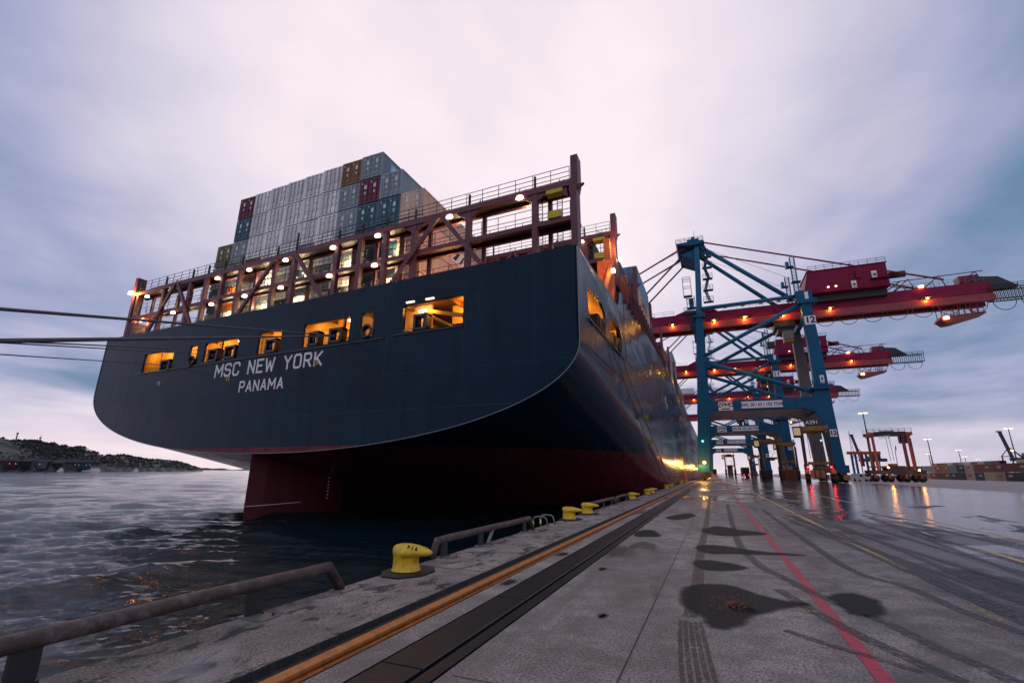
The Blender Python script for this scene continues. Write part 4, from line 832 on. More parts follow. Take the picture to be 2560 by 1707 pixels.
def side_logo(r, y, z, s_, ln):
    x = CW+.006; q = MB().addv([(x, y, z), (x, y+ln, z), (x, y+ln, z+s_), (x, y, z+s_)], [(0, 1, 2, 3)]).build('side_logo', M_white, None); q.parent = r
    q = MB().addv([(x+.006, y+.15, z+.2), (x+.006, y+ln*.45, z+s_-.2), (x+.006, y+ln*.6, z+s_-.2), (x+.006, y+ln*.3, z+.2)], [(0, 1, 2, 3)]).addv([(x+.006, y+ln*.55, z+.2), (x+.006, y+ln*.85, z+s_-.2), (x+.006, y+ln-.15, z+s_-.2), (x+.006, y+ln*.7, z+.2)], [(0, 1, 2, 3)]).build('side_logo_print', M_blk, None); q.parent = r
side_logo(cont_at[(2, 0)], 5.2, .6, 1.4, 2.6); side_logo(cont_at[(3, 0)], 8.2, .7, 1.2, 1.4)
# warm lamps that stand on the walkway behind the lashing bridge light the pink starboard walls
lamp(S(12.6, 5.0, 15.9), 420, (1, .42, .16), ship, .15); lamp(S(12.4, 11, 16.2), 420, (1, .42, .16), ship, .15)
# bays further forward, seen along the starboard side
bays = [(17.6, [(0, 0, 'navy'), (1, 0, 'navy'), (1, 1, 'dark'), (2, 0, 'navy')], 19.9), (32.3, [(0, 0, 'white'), (0, 1, 'cream'), (0, 2, 'skyblue'), (1, 0, 'navy'), (1, 1, 'navy'), (1, 2, 'navy'), (2, 2, 'navy')], 20.0), (47.2, [(0, 0, 'red'), (1, 0, 'navy')], 20.0), (62.2, [(0, 0, 'teal'), (0, 1, 'rust'), (1, 1, 'grey')], 20.0), (77.2, [(0, 0, 'cream'), (0, 1, 'grey'), (1, 1, 'navy')], 20.0), (92.5, [(0, 0, 'navy'), (0, 1, 'navy'), (0, 2, 'grey'), (0, 3, 'grey'), (1, 3, 'grey'), (1, 2, 'navy')], 20.0), (107.5, [(0, 0, 'rust'), (0, 1, 'grey')], 20.), (122.5, [(0, 0, 'white'), (0, 1, 'orange')], 20.)]
bn = ['in the first forward bay', 'in the tall third-bridge stack', 'past the tall stack', 'in the low stack', 'beyond the low stack', 'in the dark tower', 'beyond the dark tower', 'in the farthest stack']
tn = ['bottom', 'second', 'third', 'fourth']; cn = ['outermost column', 'second column', 'third column']
for (d, lst, z0), nm in zip(bays, bn):
    for cI, tI, c_ in lst:
        p = S(.3+2.53*cI+CW, d, 0); r = container(p[0], p[1], z0+2.66*tI, c_, '%s container %s, %s, %s tier' % (NAMEC[c_], nm, cn[cI], tn[tI]), 'containers forward on the ship', nbars=False)
        if (d, cI, tI) == (32.3, 0, 1):
            me = text_mesh('CAPITAL', 1.5, .003, .02); me.transform(Matrix(((0, 0, 1, CW+.008), (1, 0, 0, 6), (0, 1, 0, 1.25), (0, 0, 0, 1)))); me.materials.clear(); me.materials.append(M_blk); q = bpy.data.objects.new('side_lettering', me); COL.objects.link(q); q.parent = r

# ------------------------------------------------------------------ mooring ropes
def img_ray(x, y): return (fwd+r2*((x-1280)/1172)+u2*((853.5-y)/1172))
def rope_far(xa, ya, xb, yb, X=-4.98, z=.35):
    """where the plane seen through two points of the rope meets the line of bollards behind the camera"""
    n_ = img_ray(xa, ya).cross(img_ray(xb, yb)); return Vector((X, -(n_.x*X+n_.z*(z-EYE))/n_.y, z))
def rope(name_label, a, b_, r, sag=.15, n=28, guard=None):
    a = Vector(a); b_ = Vector(b_); rt_ = root('mooring_rope', a, name_label, 'rope', 'mooring ropes'); pts = []
    for k in range(n+1): t_ = k/n; p = a.lerp(b_, t_); p.z -= sag*4*t_*(1-t_); pts.append(p)
    MB().tube(pts, r, 8).build('rope_strand', M_rope, rt_, True)
    if guard:
        p = a.lerp(b_, guard); d = (b_-a).normalized(); s1 = d.cross(Vector((0, 0, 1))).normalized(); s2 = s1.cross(d); h = .30
        MB().addv([p+s1*h+s2*h, p-s1*h+s2*h, p-s1*h-s2*h, p+s1*h-s2*h, p+d*.03+s1*h+s2*h, p+d*.03-s1*h+s2*h, p+d*.03-s1*h-s2*h, p+d*.03+s1*h-s2*h], [(0, 1, 2, 3), (7, 6, 5, 4), (0, 4, 5, 1), (1, 5, 6, 2), (2, 6, 7, 3), (3, 7, 4, 0)]).build('rat_guard', mat('rat_guard_yellow', (.20, .15, .03), .5), rt_)
    return rt_
for lab, (u, z), (xa, ya, xb, yb), r_ in (
    ('uppermost mooring rope crossing the left edge to the stern opening above the name', (19.7, 11.75), (0, 779, 820, 842), .040),
    ('thick bright mooring rope, second from the top at the left edge', (19.5, 11.7), (0, 860, 700, 848), .046),
    ('thin mooring rope just below the thick one, to the double stern opening', (34.4, 11.65), (60, 862, 520, 888), .028),
    ('thin mooring rope to the square fairlead right of the double stern opening', (32.1, 11.75), (60, 858, 560, 880), .028),
    ('lowest mooring rope, running to the leftmost stern opening', (41.6, 11.35), (0, 892, 390, 916), .030)):
    q = S(u, -.05, z); rope(lab, q, rope_far(xa, ya, xb, yb), r_, sag=.0)
rope('mooring rope from the aft side opening down to the seventh bollard', S(bul(5)-.1, 8.1, 11.35), (-4.95, 55.4, .35), .035, .35, guard=.62)
rope('mooring rope from the forward side opening down to the eighth bollard', S(bul(12)-.1, 12.6, 11.3), (-4.95, 61.9, .35), .035, .35, guard=.40)

# ================================================================== SHIP-TO-SHORE CRANES (local y = distance behind the front frame)
def build_crane(Yc, num, label):
    r = root('container_crane', (0, Yc, 0), label, 'crane', 'ship-to-shore container cranes')
    def P(x, y, z): return (x, Yc+y, z)
    def lathe_seg(name, a, b_, rr, m, par=r): return MB().tube([P(*a), P(*b_)], rr, 14).build(name, m, par, True)
    def rect(name, x0, x1, y0, y1, z0, z1, m, par=r): return MB().box(x0, x1, Yc+y0, Yc+y1, z0, z1).build(name, m, par)
    def leg(secs, y, dy, m):
        """secs: (z, xL, xR)"""
        mb = MB(); 
        for z, a, c in secs: mb.v += [P(a, y, z), P(c, y, z), P(c, y+dy, z), P(a, y+dy, z)]
        for j in range(len(secs)-1):
            for i in range(4): mb.f.append((j*4+i, j*4+(i+1) % 4, (j+1)*4+(i+1) % 4, (j+1)*4+i))
        mb.f += [(3, 2, 1, 0), tuple(len(mb.v)-4+i for i in range(4))]; return mb.build('leg', m, r)
    LL = [(2.2, -3.6, -.9), (14, -2.5, .0), (15.2, -2.5, .3), (18, -2.2, .1), (19, -2.1, -.15), (28, -1.45, .35), (38.6, -.75, .95)]
    RL = [(2.2, 22.4, 24.9), (9, 22.1, 24.65), (14.0, 21.5, 24.5), (15.4, 20.4, 24.45), (18.0, 20.9, 24.4), (19.2, 21.75, 24.35), (28, 21.8, 24.2), (39.5, 21.7, 23.6)]
    leg(LL, 0, 1.6, M_blue); leg(RL, 0, 1.6, M_blue); leg(LL, 17, 1.6, M_blue); leg(RL, 17, 1.6, M_rearlit)
    for y, m in ((0.04, M_blue), (17.04, M_rearlit)):
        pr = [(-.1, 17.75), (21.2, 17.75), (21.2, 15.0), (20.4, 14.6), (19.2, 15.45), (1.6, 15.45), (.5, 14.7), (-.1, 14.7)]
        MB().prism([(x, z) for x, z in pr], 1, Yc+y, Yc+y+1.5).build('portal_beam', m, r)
        MB().rail(P(-.2, y+.1, 17.75), P(21.0, y+.1, 17.75), 1.1, 1.8, .022).build('guard_rail', M_bluelt, r)
    for x0, x1 in ((-3.5, -1.0), (22.5, 24.8)): rect('sill_beam', x0, x1, -3, 21.6, 1.9, 3.4, M_blue)
    for x0, x1, nm in ((-1.9, -.4, 0), (21.9, 23.4, 1)):
        rect('side_tie_beam', x0+.3, x1-.1, 1.6, 17, 36.3, 38.2, M_blue); rect('side_tie_beam', x0+.1, x1-.1, 1.6, 17, 15.6, 17.4, M_blue if not nm else M_rearlit)
    for x in (-2.25, 23.65):
        for y in (-3.5, 1.5, 15.5, 20.5):
            bg = rect('bogie', x-.55, x+.55, y-1.8, y+1.8, .55, 1.5, M_yelm); rect('equaliser', x-.4, x+.4, y-.5, y+.5, 1.5, 2.0, M_dark, bg)
            for k in (-1.25, -.42, .42, 1.25): MB().tube([P(x-.2, y+k, .4), P(x+.2, y+k, .4)], .38, 14).build('wheel', M_dark, bg, True)
    # transverse tubes and K braces in both frames
    for y, m, zz in ((.8, M_bluelt, 0), (17.8, M_bluelt, 0)):
        lathe_seg('top_tie_tube', (.6, y, 40.7), (21.9, y, 41.1), .46, m)
        lathe_seg('diagonal_brace', (.1, y, 28.6), (22.2, y, 39.4), .45, m); lathe_seg('diagonal_brace', (.1, y, 27.3), (22.0, y, 18.6), .45, m)
        MB().box(.0, .9, Yc+y-.35, Yc+y+.35, 26.6, 29.4).build('node_plate', m, r)
    # A-frame masts, apex, back legs, stays
    for y0, y1 in ((.8, 5.5), (17.8, 12.5)):
        MB().bar(P(.1, y0, 38.6), P(1.3, y1, 60.0), 1.05, 1.2, (1, 0, 0)).build('mast', M_bluelt, r)
        lathe_seg('back_leg_tube', (1.9, y1, 59.6), (20.9, y1+(1.5 if y0 > 5 else -1.5), 41.4), .52, M_bluelt)
        lathe_seg('backstay', (1.8, y1, 61.0), (50.0, y1, 42.6), .20, M_crim)
        lathe_seg('forestay', (-.8, y1, 60.6), (-38, y1, 42.4), .22, M_crim); lathe_seg('forestay', (-.8, y1, 59.2), (-18.5, y1, 42.4), .22, M_dark)
        for k in range(3): lathe_seg('hoist_rope', (-.5, y1+.4*k-.4, 60.2), (-40-k, y1+.4*k-.4, 42.6), .035, M_steel)
        lathe_seg('hoist_rope', (1.5, y1, 59.8), (22, y1, 47), .04, M_steel)
    ap = MB().prism([(-3.6, 60.1), (-3.9, 60.7), (3.0, 60.7), (3.2, 60.1), (1.8, 59.6), (-.2, 59.6)], 1, Yc+4, Yc+14).build('apex_platform', M_blue, r)
    MB().prism([(-3.2, 57.6), (1.0, 58.8), (1.6, 56.4), (.4, 55.8)], 1, Yc+4.9, Yc+13.1).build('stay_bracket', M_blue, r)
    mb = MB()
    for a, c in (((-3.8, 4), (3.0, 4)), ((3.0, 4), (3.0, 14)), ((3.0, 14), (-3.8, 14)), ((-3.8, 14), (-3.8, 4))): mb.rail(P(a[0], a[1], 60.7), P(c[0], c[1], 60.7), 1.15, 1.1, .04, (1, .66, .33))
    mb.build('guard_rail', M_bluelt, ap)
    MB().box(-1, 2, Yc+6, Yc+12, 60.7, 62.3).box(.1, .9, Yc+8.5, Yc+9.3, 62.3, 64.2).box(.9, 1.0, Yc+8.8, Yc+8.9, 64, 66).box(-1.6, 3, Yc+8.7, Yc+8.8, 62.9, 63).build('sheave_housing', M_blue, ap)
    # stairs zig-zagging up the front mast, lift cage on its water side
    stt = MB()
    for k in range(5):
        z = 42+k*3.3; x = 1.35+.055*(z-40); y = .8+(z-38.6)/21.4*4.7-.9
        stt.box(x, x+2.3, Yc+y-1.0, Yc+y+.4, z, z+.12); stt.rail(P(x, y-1, z+.12), P(x+2.3, y-1, z+.12), 1.1, .8, .045, (1, .5)); stt.bar(P(x+2.3, y-1, z+.1), P(x+2.3, y+.4, z+1.2), .06)
        a, c = (x+.2, x+1.1) if k % 2 else (x+1.1, x+.2)
        for q in range(11): t_ = q/11; stt.box(a+(c-a)*t_, a+(c-a)*t_+.75, Yc+y-.95, Yc+y-.35, z+3.3*t_+.1, z+3.3*t_+.16)
    stt.build('mast_stairs', M_bluelt, r)['kind'] = 'stuff'
    cg = MB()
    for z0, z1, x0 in ((44.5, 49.5, -3.0), (41.2, 44.2, -2.4)):
        for x in (x0, x0+1.9):
            for y in (2.0, 3.4): cg.bar(P(x, y-1.2, z0), P(x, y-1.2, z1), .12)
        for z in (z0, (z0+z1)/2, z1-.6, z1): cg.bar(P(x0, .8, z), P(x0+1.9, .8, z), .1).bar(P(x0, 2.2, z), P(x0+1.9, 2.2, z), .1)
        cg.box(x0, x0+1.9, Yc+.8, Yc+2.2, z0, z0+.15)
    cg.box(-1.9, -.8, Yc+1, Yc+2, 41.5, 43.8).build('lift_cage', M_blue, r)
    MB().box(-3.2, -.4, Yc-1.2, Yc+1.2, 39.3, 39.5).rail(P(-3.2, -1.2, 39.5), P(-.4, -1.2, 39.5), 1.2, .7, .05).build('mast_platform', M_blue, r)
    MB().box(-1.3, 1.5, Yc-.5, Yc+2.1, 38.3, 39.3).build('leg_collar', M_blue, r); MB().box(-1.3, 1.5, Yc+16.5, Yc+19.1, 38.3, 39.3).build('leg_collar', M_blue, r)
    for y in (0, 17):
        MB().box(21.2, 24.9, Yc+y-.6, Yc+y+2.3, 38.9, 39.8).build('leg_collar', M_blue, r)
        MB().box(20.9, 24.2, Yc+y-.2, Yc+y+1.8, 39.8, 42.0).build('leg_head', M_blue, r); MB().box(22.7, 23.4, Yc+y-.26, Yc+y-.2, 39.9, 41.6).build('notice_plate', M_white, r)
    MB().box(20.8, 25.2, Yc-.9, Yc+2.2, 19.3, 19.6).rail(P(20.8, -.9, 19.6), P(25.2, -.9, 19.6), 1.1, .8, .045).build('leg_platform', M_blue, r)
    MB().bar(P(19.2, -.4, 17.8), P(21.3, -.4, 20.3), .7, .08).rail(P(19.2, -.75, 17.8), P(21.3, -.75, 20.3), 1.0, .8, .04).build('leg_stairs', M_bluelt, r)
    MB().box(22.95, 23.75, Yc-.06, Yc, 20.6, 22.3).build('notice_plate', M_white, r); MB().box(23.2, 23.5, Yc-.08, Yc-.06, 21.2, 21.9).build('notice_print', M_blk, r)
    for x, y in ((21.4, 2.2), (22.0, 15.8)):
        lm = MB()
        for a in (0, .9):
            for c in (0, .9): lm.bar(P(x+a, y+c, 41.8), P(x+a, y+c, 51.8), .13)
        for k in range(26): lm.bar(P(x, y, 42+.38*k), P(x+.9, y, 42+.38*k), .06).bar(P(x, y+.9, 42+.38*k), P(x+.9, y+.9, 42+.38*k), .06)
        lm.box(x-1.1, x+.5, Yc+y-.4, Yc+y+1.2, 49.0, 49.2).box(x-1.1, x-.4, Yc+y-.2, Yc+y+.8, 49.2, 50.4).box(x-.4, x+1.5, Yc+y-.3, Yc+y+1.2, 45.1, 45.3); lm.build('stay_tower', M_bluelt, r)
    # boom and trolley girder
    MB().box(-62, 58, Yc+6.8, Yc+11.2, 39.85, 42.3).build('boom_girder', M_crim, r)
    MB().box(-62, 58, Yc+6.3, Yc+7.5, 37.9, 39.25).box(-62, 58, Yc+10.5, Yc+11.7, 37.9, 39.25).box(-62, 58, Yc+7.0, Yc+7.3, 39.25, 39.85).box(-62, 58, Yc+10.7, Yc+11, 39.25, 39.85).build('trolley_girder', mat('trolley_girder_paint', (.27, .022, .035), .45, var=.3, scale=.6, dirt=(.1, .01, .02)), r)
    MB().prism([(-5.5, 42.3), (-3, 43.2), (3.8, 42.9), (4.5, 42.3)], 1, Yc+6.5, Yc+11.5).build('boom_hinge', M_crim, r); MB().box(-2.2, -.2, Yc+6.0, Yc+6.5, 37.6, 41.4).build('hinge_plate', M_dark, r)
    for a_, c_, st_ in ((3, 21, 1.5), (-60, -6, 2.5), (42, 57, 1.5)): MB().rail(P(a_, 6.7, 41.6), P(c_, 6.7, 41.6), 1.15, st_, .03).build('guard_rail', M_steel, r)
    for k in range(4): MB().box(6+k*4, 6.9+k*4, Yc+6.5, Yc+6.6, 42.0, 42.4).build('notice_plate', M_steel, r)
    # back-reach trestles
    for x in (44.5, 50.0, 56.2):
        for yt in (7.2, 11): MB().tube([P(x-3.2, yt, 42.3), P(x, yt, 44.9), P(x+.8, yt, 42.3)], .13, 8).build('trestle', M_crim, r)
    MB().tube([P(41.5, 7.2, 44.6), P(57.5, 7.2, 44.9)], .10, 8).build('trestle_rail', M_crim, r); MB().box(53.2, 56.6, Yc+7.2, Yc+9.6, 42.3, 44.2).build('winch_box', M_crim, r)
    MB().tube([P(38, 6.9, 41.2), P(43, 6.9, 44.6)], .12, 8).tube([P(38.5, 6.9, 44.3), P(45, 6.9, 42.4)], .12, 8).build('rear_brace', M_dark, r)
    # machinery house on its dark under-floor
    rect('house_floor', 24.6, 40.6, 5.2, 13.8, 42.35, 43.9, M_dark)
    hs = MB().prism([(24.3, 44.0), (25.7, 49.6), (41.0, 49.6), (41.0, 44.0)], 1, Yc+4.2, Yc+14.2).build('machinery_house', M_crim, r)
    mb = MB()
    for k in range(30): x = 26.2+k*.5; mb.box(x, x+.06, Yc+4.14, Yc+4.2, 44.2, 49.4)
    mb.build('wall_ribs', M_crim, hs)['kind'] = 'stuff'
    MB().box(25.5, 41.2, Yc+4.0, Yc+14.4, 49.6, 49.8).build('roof', M_crim, hs)
    for yt in (4.1, 14.2): MB().rail(P(25.9, yt, 49.8), P(41.1, yt, 49.8), 1.1, 1.6, .04).build('guard_rail', M_bluelt, hs)
    MB().rail(P(25.6, 3.3, 44.0), P(40.8, 3.3, 44.0), 1.1, 1.3, .03).box(24.6, 41, Yc+3.2, Yc+4.2, 43.9, 44.0).build('walkway', M_crim, hs)
    for x, z in ((33.9, 44.4), (38.0, 46.2)):
        MB().box(x, x+1.0, Yc+4.02, Yc+4.14, z, z+1.7).build('door', M_white, hs); MB().box(x+.35, x+.7, Yc+4.0, Yc+4.02, z+.6, z+1.1).build('door_print', M_blk, hs)
    MB().box(35.0, 36.0, Yc+3.7, Yc+4.2, 46.6, 48.4).build('vent_cowl', M_crim, hs); MB().box(37.6, 41.2, Yc+3.2, Yc+4.2, 45.9, 46.0).rail(P(37.6, 3.25, 46), P(41.2, 3.25, 46), 1.0, 1.0, .03).build('landing', M_crim, hs)
    for x in (30.5, 29.0): MB().box(x, x+.35, Yc+3.1, Yc+3.2, 44.9, 45.1).build('house_lamp', M_red if False else M_lampW, hs)
    MB().tube([P(41.0, 6.8, 46.2), P(44.0, 6.8, 46.2)], .75, 14).build('cable_drum', M_dark, r, True)
    # festoon catwalk at the landward end, cable loops all along
    cw = MB()
    for z in (38.0, 40.4): cw.bar(P(57.5, 6.4, z), P(66.5, 6.4, z), .22).bar(P(57.5, 8.2, z), P(66.5, 8.2, z), .22)
    for k in range(16): x = 57.8+k*.57; cw.bar(P(x, 6.4, 38), P(x, 6.4, 40.4), .13).bar(P(x, 8.2, 38), P(x, 8.2, 40.4), .10)
    cw.rail(P(57.5, 6.3, 40.4), P(66.5, 6.3, 40.4), .9, 1.4, .05).build('end_catwalk', M_dark, r)
    MB().prism([(55.2, 42.3), (56, 43.6), (59.5, 43.2), (62.5, 40.6), (57.5, 40.4)], 1, Yc+6.9, Yc+8.3).build('end_winch', M_dark, r)
    for k in range(9):
        x = 27.2+k*4.55; pts = []
        for q in range(11): a = math.pi*q/10; pts.append(P(x-1.9*math.cos(a), 6.0, 37.9-2.5*math.sin(a)**.8))
        MB().tube(pts, .07, 6).build('festoon_loop', M_dark, r, True)
    for k in range(4):
        x = 4.5+k*4.6; MB().tube([P(x-1.8*math.cos(math.pi*q/10), 6.0, 37.9-1.5*math.sin(math.pi*q/10)**.8) for q in range(11)], .05, 6).build('festoon_loop', M_dark, r, True)
    # suspended service platform, trolley with operator cab
    bk = MB()
    for x in (48.6, 51.6, 53.6, 54.8): bk.bar(P(x, 6.6, 38), P(x, 6.6, 35.2), .14).bar(P(x, 9, 38), P(x, 9, 35.2), .12)
    bk.bar(P(48.6, 6.6, 37.9), P(51.6, 6.6, 35.4), .1).bar(P(51.6, 6.6, 37.9), P(48.6, 6.6, 35.4), .1)
    for k in range(9): bk.bar(P(53.6, 6.6, 35.2+k*.33), P(54.8, 6.6, 35.2+k*.33), .06)
    bk.build('service_hangers', M_crim, r)['kind'] = 'stuff'
    MB().prism([(48.0, 34.6), (48.4, 35.3), (55.8, 35.6), (55.8, 35.2), (52.8, 34.4), (50.2, 33.7), (49.0, 33.6)], 1, Yc+6.2, Yc+9.4).rail(P(49, 6.3, 35.3), P(55.6, 6.3, 35.5), .9, 1.1, .04).build('service_platform', mat('service_platform_red', (.20, .03, .03), .5), r)
    MB().box(48.6, 49.5, Yc+6.0, Yc+6.2, 34.6, 35.1).build('service_lamp', M_lampO, r)
    tr_ = MB().box(16.8, 21.2, Yc+6.4, Yc+11.6, 36.4, 37.8).box(17.4, 20.6, Yc+6.8, Yc+11.2, 35.2, 36.4).build('trolley', M_dark, r)
    MB().box(18.2, 20.2, Yc+5.6, Yc+7.4, 32.4, 35.2).build('operator_cab', M_yelm, tr_); MB().box(18.1, 20.3, Yc+5.5, Yc+5.6, 33.2, 34.9).build('cab_window', M_glass, tr_)
    MB().box(14.6, 16.2, Yc+6.4, Yc+8.4, 31.6, 33.0).build('spreader_headblock', M_dark, tr_)
    for x in (14.8, 16.0): MB().tube([P(x, 7.4, 33), P(x+2.4, 7.4, 36.6)], .05, 6).build('hoist_rope', M_steel, tr_)
    # sodium lamps under the boom girder (they give the orange pools), plates added above keep their light off it
    for i, (x, e_) in enumerate(((-6.5, 420), (3.5, 650), (10.5, 800), (19.0, 800), (28.5, 350), (46.6, 500))):
        MB().box(x-.2, x+.2, Yc+5.75, Yc+5.95, 39.42, 39.5).build('boom_lamp', M_lampO, r); MB().box(x-.9, x+.9, Yc+5.1, Yc+6.8, 39.62, 39.68).build('added_lamp_shield', M_dark, r); lamp(P(x, 5.7, 39.3), e_*.55, (1, .50, .06), r, .12)
    MB().box(45.8, 46.6, Yc+6.3, Yc+6.6, 42.4, 42.8).build('boom_lamp', M_lampO, r)
    # portal floodlights
    for x in (5, 12, 18): MB().box(x-.3, x+.3, Yc+10.0, Yc+10.3, 17.5, 17.7).build('portal_lamp', M_lampO, r)
    MB().bar(P(0, 10.3, 17.8), P(22, 10.3, 17.8), .3).build('lamp_beam', M_blue, r)
    lamp(P(6, 9.5, 17.0), 160, (1, .6, .35), r, .3); lamp(P(16, 9.5, 17.0), 160, (1, .6, .35), r, .3)
    # wheel-level lamps by the waterside legs
    for y, z in ((-4.2, 3.9), (19.5, 3.3)): MB().tube([P(-1.9, y, z), P(-1.9, y-.15, z)], .28, 12).build('wheel_lamp', M_lampO, r); lamp(P(-2.6, y-.6, z-.1), 1500, (1, .42, .08), r, .15)
    MB().tube([P(-1.9, -.1, 8.7), P(-1.9, -.3, 8.7)], .22, 10).build('signal_lamp', M_green, r)
    for ch in r.children:
        k = ch.name.split('.')[0]
        if k in ('boom_girder', 'trolley_girder', 'boom_hinge', 'hinge_plate', 'trestle', 'trestle_rail', 'winch_box', 'rear_brace', 'cable_drum', 'end_catwalk', 'end_winch', 'festoon_loop', 'service_hangers', 'service_platform', 'service_lamp', 'trolley', 'boom_lamp', 'added_lamp_shield') or (ch.type == 'LIGHT' and ch.location.z > 38): ch.location.z += -.7
        if k in ('machinery_house', 'house_floor', 'house_lamp'): ch.location.z += -1.75; ch.location.x += -.9
    # signs
    MB().box(21.9, 24.1, Yc-.05, Yc, 33.9, 35.9).build('number_plate', M_white, r); MB().box(23.1, 24.35, Yc-.05, Yc, 9.2, 10.7).build('number_plate', M_white, r)
    place_text('crane_number', num, 2.0, M_blk, r, P(23.0, -.07, 34.9), (1, 0, 0), (0, 0, 1), .005, .075); place_text('crane_number', num, 1.2, M_blk, r, P(23.7, -.07, 9.95), (1, 0, 0), (0, 0, 1), .005, .045)
    MB().box(2.2, 5.2, Yc-.06, Yc-.0, 15.5, 17.5).build('maker_plate', M_white, r); strokes('ZPMC', .82, M_blk, r, lambda a, z, q: P(3.7+a, -.075-q*3, 16.75+z), wd=.2, gap=.26, name='maker_letter')
    for k in range(4): MB().box(2.85+k*.45, 3.2+k*.45, Yc-.085, Yc-.06, 15.65, 16.0).build('maker_lettering', M_blk, r)
    MB().box(7.0, 15.2, Yc-.06, Yc, 15.8, 17.3).build('load_plate', M_white, r); place_text('load_lettering', 'SWL 50 / 65 / 103 TON', 1.05, M_blk, r, P(11.1, -.09, 16.52), (1, 0, 0), (0, 0, 1), .005, .02, .80)
    return r
cr = build_crane(118, '12', 'nearest blue and crimson container crane, numbered 12')
def renumber(c, num):
    for ch in c.children:
        if ch.name.startswith('crane_number'):
            big = ch.data.vertices[0].co.z > 20
            me = text_mesh(num, 2.0 if big else 1.2, .005, .04); p = Vector((23.0, -.07, 34.9) if big else (23.7, -.07, 9.95))
            me.transform(Matrix(((1, 0, 0, p.x), (0, 0, -1, p.y), (0, 1, 0, p.z), (0, 0, 0, 1)))); me.materials.clear(); me.materials.append(M_blk); ch.data = me
for y, nm, lb in ((182, '11', 'second container crane along the quay, numbered 11'), (258, '10', 'third container crane, seen through the portals of the first two'), (350, '9', 'fourth container crane, its portal framing the far end of the quay')):
    c = copy_tree(cr); c.location = (0, y, 0); c['label'] = lb; renumber(c, nm)
    for ch in list(c.children):      # far copies keep fewer lamps
        if ch.type == 'LIGHT':
            ch.data = ch.data.copy() if False else ch.data

